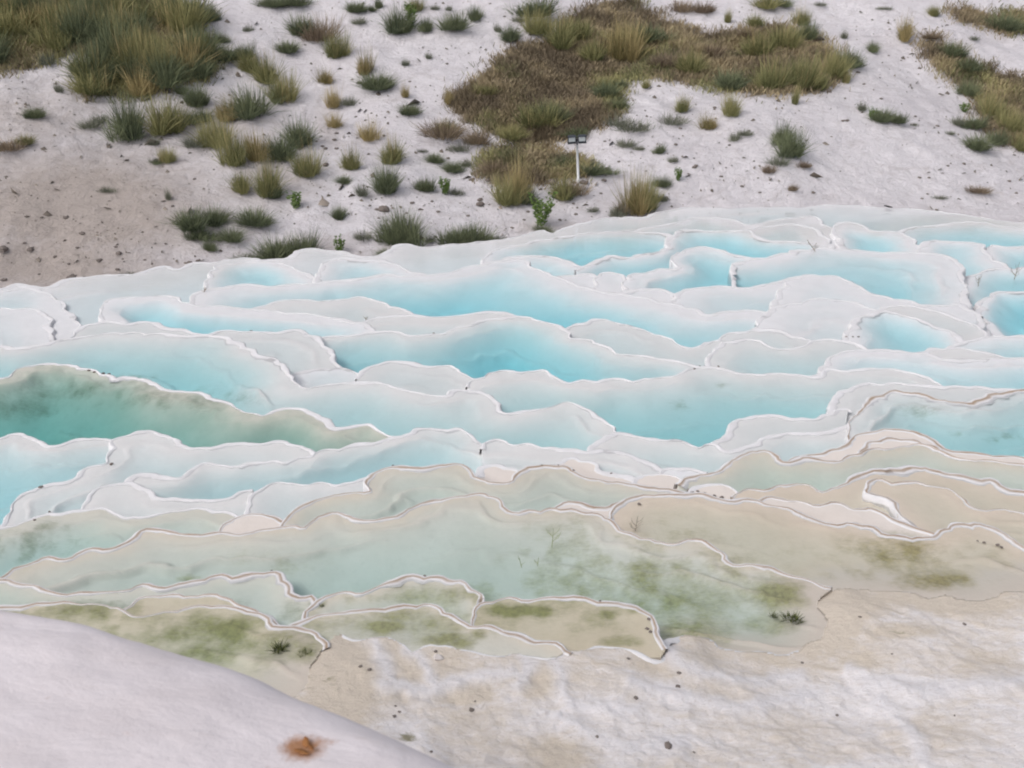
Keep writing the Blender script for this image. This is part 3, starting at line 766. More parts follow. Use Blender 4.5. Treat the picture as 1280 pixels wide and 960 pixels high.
c = t.mix(t.ramp(t.noise(24, 8, 0.85, 0.6, vec), 0.52, 0.68, 0, 0.6), c, (0.50, 0.415, 0.36))
c = t.mix(t.ramp(t.noise(38, 3, 0.6), 0.68, 0.74, 0, 0.6), c, (0.25, 0.19, 0.15))
nb = t.bump(n2, 0.6, 0.05)
nb = t.bump(t.noise(45, 5, 0.7), 0.5, 0.015, nb)
GROUND_M = t.done(c, 0.85, nb)
mask = LAB == NP_
x, y, q = grid_mesh(mask, None)
gsub = gline[::2]
d = line_dist(gsub, x, y)
wsum, zs = np.zeros(len(x)), np.zeros(len(x))
for k in range(0, len(gline), 8):
    ww = 1.0 / ((x - gline[k, 0]) ** 2 + (y - gline[k, 1]) ** 2 + 0.01) ** 1.5
    wsum += ww
    zs += ww * gline[k, 2]
zs /= wsum
rough = np.clip(d / 0.4, 0, 1)
z0 = zs + 0.07 * d + 0.13 * np.maximum(0, d - 1.0) + rough * (0.035 * fbm(x / 1.1, y / 1.1, 31, 4) + 0.03 * np.abs(fbm(x / 0.6, y / 0.7, 37, 5)) + 0.022 * (1 - 2 * np.abs(fbm(x / .34 + .4 * y, y / .22, 43, 4))) * np.clip(.5 + fbm(x / 1.3, y / 1.3, 45, 2), 0, 1) + 0.012 * fbm(x / .08, y / .08, 40, 3))
u, v = project(x, y, z0)
VEINS = [[(466, 800), (474, 815), (484, 838), (492, 856), (520, 862)], [(512, 810), (526, 825), (536, 845), (545, 862), (520, 862), (480, 856)],
         [(545, 862), (570, 852), (600, 846), (640, 842), (655, 850)], [(655, 815), (662, 830), (655, 845), (645, 860)],
         [(690, 824), (702, 845), (705, 870), (730, 885), (790, 890)], [(790, 852), (840, 870), (900, 885), (960, 880), (1010, 870)],
         [(830, 812), (860, 835), (910, 850), (960, 852), (1000, 845)], [(700, 900), (740, 920), (790, 935), (850, 930)], [(1060, 840), (1120, 860), (1200, 860), (1290, 850)], [(1100, 880), (1140, 920), (1160, 970)]]
vein = np.zeros(len(x))
for vl in VEINS:
    cl = catmull(vl, 6)
    vw = 11 + 5 * fbm(u / 25, v / 25, 5, 2)
    dd = line_dist(cl, u + 5 * fbm(u / 14, v / 14, 2, 3), v + 5 * fbm(u / 14, v / 14, 8, 3))
    vein = np.maximum(vein, np.exp(-(dd / vw) ** 2))
tanb = 0.5 * np.exp(-(d / .5) ** 2) + blob(u, v, [(470, 840, 90, 40, .8), (580, 868, 36, 14, 1.4), (660, 850, 34, 22, 1.3), (600, 900, 90, 40, .5), (430, 880, 50, 40, .8), (1010, 775, 80, 40, 1.0), (1030, 745, 60, 20, .9), (1180, 755, 90, 14, .5), (1120, 790, 45, 12, 1.0), (1070, 760, 70, 20, .6), (700, 945, 50, 30, .9), (850, 830, 40, 12, .7), (930, 850, 40, 10, .6), (1230, 830, 70, 50, .5), (1080, 830, 30, 14, .8), (1190, 910, 80, 40, .5), (960, 930, 90, 40, .4)])
wdg = blob(u, v, [(512, 922, 14, 7, 1.2), (400, 850, 50, 20, .6), (1120, 790, 20, 6, .7), (940, 845, 14, 6, .6), (455, 838, 14, 5, .7)])
z0 += 0.02 * vein * rough
eds = np.sort(np.concatenate([q[:, [0, 1]], q[:, [1, 2]], q[:, [2, 3]], q[:, [3, 0]]]), 1)
ue, cn = np.unique(eds, axis=0, return_counts=True)
ue = ue[cn == 1]
bv = np.unique(ue)
mp = np.full(len(x), -1)
mp[bv] = len(x) + np.arange(len(bv))
q = np.vstack([q, np.column_stack([ue[:, 0], ue[:, 1], mp[ue[:, 1]], mp[ue[:, 0]]])])
P3 = np.column_stack([x, y, z0])
P3 = np.vstack([P3, P3[bv] - np.array([0, 0, 0.8])])
ex_ = lambda a_: np.concatenate([a_, a_[bv]])
g = mesh_obj('ground', P3, q, GROUND_M, attrs={'tan': ex_(tanb), 'vein': ex_(np.clip(vein, 0, 1) * 0.85), 'weed': ex_(wdg)})
g['kind'] = 'structure'
glu, glv = project(gline[:, 0], gline[:, 1], gline[:, 2])
V, F, C = sweep(gline, gnrm, gs, (glu > 424) & (glu < 1000), 0.018, 0.006, 1.2, 3.3)
mesh_obj('shore_lip', V, np.array(F), RIM[0], g, attrs={'crest': C})

# smooth white mound right below the viewer
MZ = 5.0
mimg = catmull([(-500, 735), (-200, 742), (-60, 752), (0, 763), (60, 772), (130, 790), (200, 813), (260, 826), (310, 842), (350, 862), (400, 882), (450, 905), (500, 930), (560, 962), (620, 1000), (680, 1060), (740, 1150)], 8)
mcrest = on_level(mimg[:, 0], mimg[:, 1], MZ)
t = NT('mound_travertine')
c = t.mix(t.ramp(t.noise(2.2, 5, 0.6), 0.35, 0.7), (0.69, 0.635, 0.655), (0.64, 0.58, 0.59))
c = t.mix(t.ramp(t.noise(4, 6, 0.7, 0.3, t.stretch(0.6, 2.2, 1, R(-15))), 0.60, 0.78, 0, 0.4), c, (0.50, 0.41, 0.36))
st = t.attr('stain')
c = t.mix(t.ramp(t.math('ADD', st, t.math('MULTIPLY', t.noise(22, 6, 0.8), 0.8)), 0.62, 1.1, 0, 0.95), c, (0.36, 0.17, 0.075))
nb = t.bump(t.noise(4, 6, 0.65, 0.2, t.stretch(0.8, 1.3, 1, R(-15))), 0.35, 0.06)
nb = t.bump(t.noise(30, 4, 0.65), 0.12, 0.012, nb)
MOUND_M = t.done(c, 0.85, nb)
mx, my = np.meshgrid(np.linspace(-4.6, 2.6, 260), np.linspace(0.2, 6.2, 240))
dd = line_dist(mcrest, mx, my)
ins = inside(np.vstack([mcrest, [3, 0], [3, -3], [-8, -3], [-8, 3]]), mx, my)
sq = np.where(ins, dd, -dd)
kk = 0.10
z_in = 0.24 * sq
z_out = 1.7 * sq
mz = MZ + 0.02 - kk * np.log(np.exp(-z_in / kk) + np.exp(-z_out / kk)) + 0.045 + 0.03 * fbm(mx / 0.9, my / 0.6, 51, 3) + 0.010 * fbm(mx / .2, my / .14, 54, 4)
mz = np.maximum(mz, 2.0)
u, v = project(mx, my, mz)
nr, nc_ = mx.shape
idx = np.arange(nr * nc_).reshape(nr, nc_)
q = np.stack([idx[:-1, :-1], idx[:-1, 1:], idx[1:, 1:], idx[1:, :-1]], -1).reshape(-1, 4)
stain = blob(u, v, [(378, 935, 26, 16, 0.95), (395, 928, 34, 8, .55), (345, 960, 40, 5, .3), (150, 918, 40, 6, .25), (60, 870, 30, 25, .2)])
mo = mesh_obj('mound', np.column_stack([mx.ravel(), my.ravel(), mz.ravel()]), q, MOUND_M, attrs={'stain': stain.ravel()})
mo['kind'] = 'structure'

# ------------------------------------------------------------------ hillside beyond the terraces
SLOPE = math.tan(R(20))


def hill(x, y):
    x, y = np.asarray(x, float), np.asarray(y, float)
    d0 = 29.0 + 0.20 * np.clip(x, -40, 40)
    zf = np.interp(x, [-40, -12, -2, 8, 14, 40], [-1.2, -1.1, -0.9, -0.55, -0.15, 0.2])
    q = y - d0
    up = np.where(q > 0, SLOPE * q, 0.30 * q)
    up = np.where(q > 40, SLOPE * 40 + 0.2 * (q - 40), up)
    up = np.maximum(up, -1.6)
    amp = np.clip((q + 1.0) / 5, 0.08, 1)
    b = amp * (0.75 * fbm(x / 9, y / 9, 61, 3) + 0.22 * fbm(x / 2.2, y / 2.2, 64, 3))
    b = b + np.clip((q + 1) / 2, 0.1, 1) * (0.05 * fbm(x / 0.5, y / 0.5, 66, 3) - 0.10 * np.abs(vnoise((x + 0.4 * y) / 1.3 + 1.5 * vnoise(x / 4, y / 4, 3), y / 3.5, 68)))
    return zf + up + b


def on_hill(px, py):
    dx, dy, dz = ray(px, py)
    t0 = np.linspace(20, 80, 301)
    xs, ys, zs_ = dx * t0, dy * t0, CAM_Z + dz * t0
    under = np.nonzero(zs_ < hill(xs, ys))[0]
    k = under[0] if len(under) else 300
    t1 = np.linspace(t0[max(k - 1, 0)], t0[k], 30)
    xs, ys, zs_ = dx * t1, dy * t1, CAM_Z + dz * t1
    under = np.nonzero(zs_ < hill(xs, ys))[0]
    k = under[0] if len(under) else 29
    return xs[k], ys[k], float(hill(xs[k], ys[k])), t1[k]


PATCHES = {
    'brown': ([(563, 125), (585, 112), (608, 95), (640, 62), (688, 55), (706, 30), (735, 5), (790, 0), (830, 25), (880, 42), (930, 42), (975, 32), (1015, 45), (1052, 78), (1045, 104), (1005, 116), (940, 118), (880, 106), (820, 96), (775, 104), (778, 138), (742, 160), (695, 178), (640, 178), (600, 157), (577, 140)]),
    'lamp': ([(603, 205), (620, 186), (660, 186), (705, 192), (735, 205), (733, 222), (690, 222), (652, 232), (622, 230), (606, 222)]),
    'right': ([(1150, 42), (1182, 62), (1212, 80), (1245, 92), (1300, 108), (1320, 190), (1262, 182), (1238, 162), (1222, 128), (1200, 104), (1166, 76)]),
    'ridge': ([(1188, 12), (1240, 18), (1320, 10), (1320, 48), (1250, 36), (1205, 26)]),
    'meadow': ([(-40, -20), (205, -20), (218, 10), (258, 55), (268, 88), (245, 100), (210, 100), (205, 118), (150, 122), (108, 120), (100, 106), (138, 84), (96, 62), (70, 74), (30, 84), (-40, 96)]),
}
t = NT('hillside_ground')
lit = t.attr('litter')
warm = t.attr('warm')
n1 = t.noise(0.35, 6, 0.65, 0.3)
n2 = t.noise(2.6, 7, 0.7, 0.3)
c = t.mix(t.ramp(n1, 0.35, 0.65), (0.86, 0.815, 0.845), (0.79, 0.74, 0.77))
c = t.mix(t.ramp(t.math('ADD', warm, t.math('MULTIPLY', n2, 0.5)), 0.45, 1.0), c, (0.52, 0.45, 0.415))
c = t.mix(t.ramp(n2, 0.54, 0.76, 0, 0.45), c, (0.52, 0.455, 0.44))
c = t.mix(t.ramp(t.noise(1.2, 8, 0.75, 0.5, t.stretch(0.7, 1.3, 1, R(25))), 0.55, 0.72, 0, 0.45), c, (0.50, 0.44, 0.43))
c = t.mix(t.ramp(t.noise(6, 8, 0.8, 0.5, t.stretch(0.8, 1.7, 1)), 0.60, 0.69, 0, 0.6), c, (0.30, 0.255, 0.225))
c = t.mix(t.ramp(t.math('ADD', lit, t.math('MULTIPLY', n2, 0.5)), 0.55, 0.95), c, (0.22, 0.18, 0.125))
nb = t.bump(n2, 1.0, 0.30)
nb = t.bump(t.noise(9, 6, 0.75), 0.8, 0.08, nb)
HILL_M = t.done(c, 0.95, nb)
hx = np.concatenate([np.linspace(-220, -32, 30)[:-1], np.linspace(-32, 34, 440), np.linspace(34, 220, 30)[1:]])
hy = np.concatenate([np.linspace(-30, 20, 20)[:-1], np.linspace(20, 62, 330), np.linspace(62, 320, 50)[1:]])
mx, my = np.meshgrid(hx, hy)
mz = hill(mx, my)
u, v = project(mx, np.maximum(my, 5), mz)
lit_v = np.zeros(mx.shape)
for nm, pg in PATCHES.items():
    jx, jy = u + 12 * fbm(mx / 0.7, my / 0.7, 71, 3), v + 6 * fbm(mx / 0.7, my / 0.7, 73, 3)
    pg = np.array(pg, float)
    f = np.where(inside(pg, jx, jy), 1.0, np.exp(-line_dist(np.vstack([pg, pg[:1]]), jx, jy) / 14) * 0.7)
    lit_v = np.maximum(lit_v, f * (0.6 if nm == 'meadow' else 0.72))
lit_v[my < 20] = 0
warm_v = blob(u, v, [(100, 260, 200, 90, .9), (60, 330, 200, 60, .8), (330, 220, 90, 60, .5), (30, 150, 160, 60, .55), (250, 160, 160, 60, .45), (410, 160, 30, 60, .4), (680, 285, 80, 14, .4), (390, 310, 70, 18, .5), (1120, 130, 60, 40, .15)])
nr, nc_ = mx.shape
idx = np.arange(nr * nc_).reshape(nr, nc_)
q = np.stack([idx[:-1, :-1], idx[:-1, 1:], idx[1:, 1:], idx[1:, :-1]], -1).reshape(-1, 4)
ho = mesh_obj('hillside', np.column_stack([mx.ravel(), my.ravel(), mz.ravel()]), q, HILL_M, attrs={'litter': lit_v.ravel(), 'warm': warm_v.ravel()})
ho['kind'] = 'structure'

# ------------------------------------------------------------------ plants


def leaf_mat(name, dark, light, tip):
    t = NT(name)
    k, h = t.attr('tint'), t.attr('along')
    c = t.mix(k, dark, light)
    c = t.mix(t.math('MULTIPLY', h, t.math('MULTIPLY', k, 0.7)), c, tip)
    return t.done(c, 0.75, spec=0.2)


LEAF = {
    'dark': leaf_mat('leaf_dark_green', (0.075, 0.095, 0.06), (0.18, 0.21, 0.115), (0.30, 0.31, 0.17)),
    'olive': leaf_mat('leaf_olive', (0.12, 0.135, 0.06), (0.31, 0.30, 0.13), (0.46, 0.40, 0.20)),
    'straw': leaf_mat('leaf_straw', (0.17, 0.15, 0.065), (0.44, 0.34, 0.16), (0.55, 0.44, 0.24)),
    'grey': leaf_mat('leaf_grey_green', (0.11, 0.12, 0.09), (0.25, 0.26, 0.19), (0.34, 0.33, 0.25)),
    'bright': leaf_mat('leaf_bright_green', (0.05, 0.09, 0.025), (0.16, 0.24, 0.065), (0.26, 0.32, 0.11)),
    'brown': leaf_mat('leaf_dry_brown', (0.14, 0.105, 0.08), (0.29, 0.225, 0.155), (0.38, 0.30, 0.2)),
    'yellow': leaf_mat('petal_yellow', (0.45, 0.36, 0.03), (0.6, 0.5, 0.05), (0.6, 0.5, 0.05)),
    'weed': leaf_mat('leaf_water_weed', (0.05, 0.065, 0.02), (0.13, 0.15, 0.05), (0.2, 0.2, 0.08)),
}


class Blades:
    def __init__(self):
        self.V, self.F, self.T, self.H = [], [], [], []

    def add(self, root, d, length, width, bend, tint, seg=2):
        d = np.array(d, float)
        d /= np.linalg.norm(d) + 1e-9
        side = np.cross(d, (random.gauss(0, 1), random.gauss(0, 1), 0.3))
        side /= np.linalg.norm(side) + 1e-9
        p = np.array(root, float)
        b = len(self.V)
        for k in range(seg + 1):
            f = k / seg
            w_ = width * (1 - 0.85 * f) * (0.75 + 0.5 * min(1, 3 * f))
            for s_ in (-0.5, 0.5):
                self.V.append(tuple(p + side * w_ * s_))
                self.T.append(tint)
                self.H.append(f)
            p = p + d * length / seg
            d = d + np.array((0, 0, -bend))
            d /= np.linalg.norm(d)
        for k in range(seg):
            v_ = b + 2 * k
            self.F.append((v_, v_ + 1, v_ + 3, v_ + 2))

    def build(self, name, mat, parent=None):
        return mesh_obj(name, self.V, np.array(self.F), mat, parent, smooth=False, attrs={'tint': self.T, 'along': self.H})


def clump(n, spread, tilt, lmin, lmax, width, bend, lobes=3):
    """unit clump: about 1 wide and 1 high"""
    b = Blades()
    cs = [(random.gauss(0, .21), random.gauss(0, .17), random.uniform(.38, 1.05), random.uniform(.1, .85)) for _ in range(lobes)]
    for _ in range(n):
        cx_, cy_, ch, ct = random.choice(cs)
        a = random.uniform(0, 6.283)
        r = spread * math.sqrt(random.random())
        tl = random.gauss(0, tilt)
        d = (math.cos(a) * abs(tl) * (0.4 + r / spread), math.sin(a) * abs(tl) * (0.4 + r / spread), 1)
        b.add((cx_ + r * math.cos(a), cy_ + r * math.sin(a), -0.03 + random.random() * .12), d, ch * random.uniform(lmin, lmax), width * random.uniform(.6, 1.3), bend * random.random(), min(1, max(0, random.gauss(ct, .22))))
    return b


PROTO = {}


def proto(kind, var):
    key = (kind, var)
    if key in PROTO:
        return PROTO[key]
    random.seed(hash(kind) % 1 + var * 13 + len(kind) * 101)
    parts = []
    if kind == 'dark':
        parts.append(('foliage', clump(1300, .20, .75, .25, 1.1, .018, .4, 9), 'dark'))
    elif kind == 'olive':
        parts.append(('foliage', clump(1000, .19, .62, .3, 1.1, .017, .35, 7), 'olive'))
        parts.append(('stalks', clump(40, .24, .16, .95, 1.4, .014, .04, 3), 'straw'))
    elif kind == 'straw':
        parts.append(('foliage', clump(800, .2, .6, .3, 1.05, .017, .3, 6), 'straw'))
        parts.append(('stalks', clump(46, .24, .18, 1.0, 1.5, .015, .04, 3), 'straw'))
    elif kind == 'grey':
        parts.append(('foliage', clump(420, .36, .8, .35, 1.0, .024, .2, 6), 'grey'))
    elif kind == 'brown':
        parts.append(('foliage', clump(600, .34, .7, .4, 1.0, .024, .3, 6), 'brown'))
    elif kind == 'bright':
        b = Blades()
        for s_ in range(16):
            a, r = random.uniform(0, 6.28), .22 * random.random()
            tx, ty = math.cos(a) * random.uniform(.05, .5), math.sin(a) * random.uniform(.05, .5)
            hgt = random.uniform(.6, 1.0)
            for k in range(22):
                f = random.random() ** .7
                aa = random.uniform(0, 6.28)
                b.add((r * math.cos(a) + tx * f, r * math.sin(a) + ty * f, hgt * f), (math.cos(aa), math.sin(aa), .45), random.uniform(.10, .2), .075, .3, min(1, max(0, random.gauss(.5, .25))))
        parts.append(('foliage', b, 'bright'))
    meshes = []
    for nm, b, mt in parts:
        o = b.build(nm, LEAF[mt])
        meshes.append((nm, o.data))
        bpy.data.objects.remove(o)
    PROTO[key] = meshes
    return meshes


MEADOW = np.array(PATCHES['meadow'], float)
NAMES = {'dark': 'dark_bush', 'olive': 'grass_tuft', 'straw': 'dry_grass_tuft', 'grey': 'small_shrub', 'brown': 'withered_shrub', 'bright': 'leafy_plant'}
CATS = {'dark': 'bush', 'olive': 'grass tuft', 'straw': 'grass tuft', 'grey': 'shrub', 'brown': 'shrub', 'bright': 'plant'}
GEN = {'dark': 'dark green spiky bush on the pale hillside', 'olive': 'olive-green grass tuft with thin pale stalks on the pale hillside', 'straw': 'straw-yellow dry grass tuft on the pale hillside', 'grey': 'small grey-green shrub on the pale hillside', 'brown': 'low withered brown shrub on the pale hillside', 'bright': 'fresh green leafy plant on the pale hillside'}
GRP = {'dark': 'dark bushes on the hillside', 'olive': 'olive grass tufts on the hillside', 'straw': 'dry grass tufts on the hillside', 'grey': 'small grey shrubs on the hillside', 'brown': 'withered shrubs on the hillside', 'bright': 'leafy plants on the hillside'}
count = [0]
LAND = [(lambda x, y: inside(MEADOW, np.array([x]), np.array([y - 2]))[0] and y > 88, 'at the lower fringe of the dense meadow'),
        (lambda x, y: inside(MEADOW, np.array([x]), np.array([y - 2]))[0] and x > 190, 'on the gully side of the dense meadow'),
        (lambda x, y: inside(MEADOW, np.array([x]), np.array([y - 2]))[0] and y < 35, 'high in the dense meadow'),
        (lambda x, y: inside(MEADOW, np.array([x]), np.array([y - 2]))[0], 'in the thick of the dense meadow'),
        (lambda x, y: inside(np.array(PATCHES['brown'], float), np.array([x]), np.array([y]))[0], 'growing out of the wide brown carpet'),
        (lambda x, y: abs(x - 720) < 70 and 170 < y < 262, 'near the floodlight post'),
        (lambda x, y: inside(np.array(PATCHES['right'], float) + 0, np.array([x]), np.array([y]))[0] or (x > 1150 and 60 < y < 195), 'along the sloping brown strip'),
        (lambda x, y: x > 1140 and y <= 60, 'by the thin brown strip high on the slope'),
        (lambda x, y: y > 255 and x > 300, 'on the brink right above the terraces'),
        (lambda x, y: y > 230 and x <= 300, 'above the bare sandy slope near the brink'),
        (lambda x, y: x < 140, 'on the eroded slope below the grassy meadow'),
        (lambda x, y: x < 280 and y > 100, 'just below the grassy meadow'),
        (lambda x, y: x < 300, 'beside the grassy meadow'),
        (lambda x, y: x < 400 and y > 130, 'in the loose cluster above the bare sandy slope'),
        (lambda x, y: x < 430, 'between the grassy meadow and the pale gully'),
        (lambda x, y: x < 640 and y < 70, 'high on the pale gully'),
        (lambda x, y: x < 620 and y < 150, 'in the pale gully beside the brown carpet'),
        (lambda x, y: x < 620, 'in the pale gully below the brown carpet'),
        (lambda x, y: y < 45, 'above the wide brown carpet'),
        (lambda x, y: x < 930, 'on white ground below the wide brown carpet'),
        (lambda x, y: True, 'on the open white slope')]
LOOK = {'dark': 'dark green spiky bush', 'olive': 'olive stalky grass tuft', 'straw': 'straw-yellow dry grass tuft', 'grey': 'grey-green shrub', 'brown': 'withered brown shrub', 'bright': 'fresh green leafy plant'}


def describe(px, py, wpx, hpx, kind):
    a = wpx * hpx
    size = 'tiny' if a < 130 else 'small' if a < 330 else 'medium' if a < 800 else 'large'
    form = 'low spreading ' if wpx > 1.7 * hpx else 'upright ' if hpx > 1.15 * wpx else ''
    where = next(ph for f_, ph in LAND if f_(px, py))
    return '%s %s%s %s' % (size, form, LOOK[kind], where)




def plant(px, py, wpx, hpx, kind, label=None, place=on_hill):
    count[0] += 1
    x, y, z, tt = place(px, py)
    s = tt / FPX
    root = empty(NAMES[kind], (x, y, z - 0.01))
    k = 1.0
    root.scale = (wpx * s * k, wpx * s * k, hpx * s * 1.27)
    root.rotation_euler = (0, 0, (count[0] * 2.399) % 6.283)
    tag(root, label or describe(px, py, wpx, hpx, kind), CATS[kind], GRP[kind])
    for nm, me in proto(kind, count[0] % 4):
        o = bpy.data.objects.new(nm, me)
        COL.objects.link(o)
        o.parent = root
    return root


SPOTS = [
    (163, 172, 44, 52, 'dark', 'biggest rounded dark green bush above the bare sandy slope'), (212, 165, 44, 40, 'olive'), (248, 153, 32, 16, 'dark'), (249, 132, 28, 28, 'dark'), (226, 117, 16, 14, 'dark'), (97, 92, 18, 18, 'olive'), (61, 80, 18, 16, 'grey'), (41, 147, 24, 14, 'dark', 'small isolated dark green bush on eroded slope below the meadow'), (74, 115, 10, 16, 'grey'), (110, 160, 20, 14, 'grey'), (125, 153, 16, 10, 'grey'), (12, 186, 36, 14, 'brown'), (30, 180, 22, 10, 'olive'), (194, 181, 12, 12, 'grey'), (243, 182, 26, 14, 'grey'), (208, 203, 18, 18, 'olive', 'little lone olive tuft on the edge of the bare sandy slope'), (196, 204, 16, 6, 'dark'),
    (307, 146, 44, 32, 'dark'), (285, 150, 30, 26, 'straw'), (272, 182, 34, 34, 'olive'), (290, 206, 32, 38, 'olive'), (322, 200, 32, 30, 'straw'), (350, 198, 36, 28, 'dark'), (372, 183, 34, 36, 'dark'), (386, 219, 32, 30, 'olive'), (300, 240, 24, 24, 'olive'), (335, 244, 34, 38, 'olive'), (345, 246, 20, 18, 'dark'), (371, 261, 22, 18, 'bright'), (320, 279, 40, 18, 'dark'), (237, 286, 36, 24, 'dark'), (268, 281, 32, 24, 'dark'), (252, 298, 32, 14, 'dark'), (286, 301, 28, 14, 'dark'), (263, 313, 14, 12, 'dark'), (345, 324, 44, 30, 'dark'), (372, 320, 40, 34, 'dark', 'dark green spiky bush poking above the white hump on the brink'), (308, 325, 26, 10, 'grey'), (425, 317, 14, 20, 'bright', 'small fresh green plant on the brink beside the white hump'), (424, 274, 18, 18, 'dark'), (160, 345, 14, 8, 'grey'), (210, 250, 6, 16, 'grey'), (135, 240, 14, 7, 'grey'),
    (280, 75, 30, 20, 'dark'), (303, 74, 26, 22, 'dark'), (315, 90, 24, 24, 'olive'), (333, 103, 32, 30, 'olive'), (355, 128, 30, 34, 'olive'), (231, 12, 24, 14, 'dark'), (264, 27, 18, 20, 'dark'), (277, 53, 14, 12, 'dark'), (358, 65, 28, 16, 'dark'), (310, 39, 12, 10, 'grey'), (340, 8, 28, 12, 'dark'), (365, 7, 34, 12, 'dark'), (380, 44, 34, 26, 'dark'), (400, 50, 34, 30, 'brown'), (420, 72, 26, 28, 'olive'), (407, 104, 18, 18, 'straw'), (415, 134, 16, 24, 'straw'), (419, 159, 18, 16, 'straw'), (435, 131, 14, 12, 'grey'), (438, 211, 22, 24, 'olive'),
    (448, 15, 26, 14, 'dark'), (465, 14, 10, 8, 'dark'), (474, 10, 8, 12, 'dark'), (500, 41, 30, 30, 'dark'), (515, 36, 18, 26, 'bright'), (533, 39, 18, 18, 'dark'), (565, 37, 30, 20, 'dark'), (518, 14, 20, 16, 'olive'), (544, 12, 10, 8, 'grey'), (561, 13, 8, 8, 'grey'), (596, 25, 16, 16, 'dark', 'lone dark green bush below the hill top beside the pale gully'), (638, 51, 22, 18, 'dark'), (648, 27, 14, 10, 'grey'), (622, 40, 8, 14, 'grey'), (447, 30, 14, 10, 'grey'), (457, 93, 20, 28, 'straw'), (476, 111, 40, 22, 'dark'), (506, 121, 10, 14, 'straw'), (508, 82, 8, 10, 'grey'), (536, 73, 8, 8, 'grey'), (510, 143, 24, 14, 'dark'), (463, 175, 26, 22, 'straw'), (560, 130, 10, 18, 'straw'),
    (489, 204, 28, 28, 'olive'), (486, 240, 30, 38, 'dark', 'tall dark green tuft directly below an olive tuft with pale stalks'), (530, 238, 24, 20, 'dark'), (432, 228, 18, 8, 'dark'), (452, 244, 14, 16, 'grey'), (556, 243, 20, 18, 'bright'), (570, 243, 16, 12, 'grey'), (550, 170, 42, 20, 'brown'), (556, 166, 26, 14, 'olive'), (595, 179, 24, 20, 'brown'), (573, 189, 20, 14, 'grey'), (545, 202, 20, 10, 'dark'), (565, 214, 26, 12, 'dark'), (583, 208, 12, 12, 'grey'), (528, 190, 10, 6, 'grey'),
    (488, 304, 36, 30, 'dark'), (510, 304, 34, 40, 'dark', 'tallest dark spiky bush on the brink beside the white hump'), (485, 319, 26, 10, 'dark'), (570, 304, 40, 26, 'dark', 'wide dark green bush on the brink above the terrace edge'), (598, 304, 36, 22, 'dark'), (617, 303, 22, 10, 'grey'), (455, 299, 22, 14, 'grey'), (538, 303, 10, 14, 'grey'),
    (677, 282, 28, 34, 'bright', 'bright green leafy plant standing on the brink above a light blue pool'), (679, 291, 18, 10, 'dark'), (635, 254, 30, 34, 'olive'), (650, 253, 26, 48, 'straw'), (658, 253, 20, 20, 'dark'), (703, 248, 30, 26, 'olive'), (718, 244, 28, 20, 'brown'), (748, 217, 34, 14, 'dark', 'low dark green bush beside the floodlight post'), (741, 207, 14, 8, 'grey'),
    (795, 266, 34, 48, 'straw', 'largest straw-coloured clump on the brink of the terraces'), (806, 262, 26, 40, 'olive'), (772, 270, 20, 20, 'grey'), (784, 266, 18, 14, 'brown'), (826, 233, 18, 12, 'dark'), (827, 251, 12, 10, 'grey'), (742, 264, 14, 8, 'grey'), (775, 158, 26, 14, 'grey'), (797, 163, 32, 14, 'grey'), (781, 183, 22, 12, 'grey'), (825, 191, 14, 12, 'dark'), (798, 187, 10, 6, 'grey'), (775, 110, 14, 10, 'dark'), (808, 110, 10, 10, 'olive'),
    (851, 139, 16, 18, 'olive'), (843, 156, 24, 14, 'grey'), (885, 161, 20, 18, 'straw'), (911, 144, 20, 26, 'olive'), (979, 180, 26, 28, 'dark'), (986, 195, 28, 30, 'dark', 'upright dark green bush alone on the white slope'), (918, 176, 12, 12, 'grey'), (932, 169, 16, 10, 'grey'), (972, 205, 26, 14, 'grey'), (961, 216, 14, 10, 'brown'), (1004, 209, 16, 8, 'brown'), (848, 226, 12, 14, 'bright'), (828, 250, 12, 10, 'grey'), (840, 202, 10, 8, 'grey'), (991, 238, 10, 8, 'brown'),
    (1105, 152, 26, 18, 'dark'), (1120, 153, 22, 14, 'dark', 'low dark green bush lying across the white slope'), (1090, 149, 12, 12, 'bright'), (1077, 138, 10, 12, 'grey'), (1142, 157, 8, 5, 'grey'), (1063, 83, 30, 24, 'dark'), (1129, 51, 18, 26, 'straw', 'lone upright straw tuft beside the pale gully'), (1091, 65, 14, 12, 'dark'), (1055, 48, 8, 14, 'grey'), (1000, 31, 20, 18, 'olive'), (945, 34, 22, 14, 'olive'), (880, 16, 24, 14, 'brown'), (853, 15, 24, 16, 'brown'), (910, 28, 8, 14, 'olive'), (955, 10, 34, 14, 'olive'), (980, 8, 20, 10, 'dark'), (1025, 7, 14, 6, 'grey'), (1105, 12, 14, 6, 'grey'), (1168, 20, 14, 12, 'olive'), (1216, 50, 10, 6, 'grey'), (1057, 104, 8, 14, 'olive'), (994, 130, 8, 20, 'yellow' if False else 'olive'),
    (1207, 119, 22, 16, 'dark'), (1205, 140, 14, 10, 'bright'), (1222, 186, 34, 20, 'dark'), (1215, 160, 26, 18, 'dark'), (1198, 156, 14, 12, 'grey'), (1243, 180, 20, 16, 'dark'), (1188, 168, 12, 6, 'grey'), (1176, 248, 14, 6, 'grey'), (1217, 240, 24, 8, 'brown'), (1275, 188, 18, 18, 'olive'), (1262, 165, 26, 28, 'olive'), (1240, 150, 30, 30, 'olive'), (1190, 70, 26, 16, 'dark'), (1205, 88, 26, 14, 'dark'), (1255, 38, 44, 22, 'dark'), (1165, 48, 20, 10, 'brown'),
]
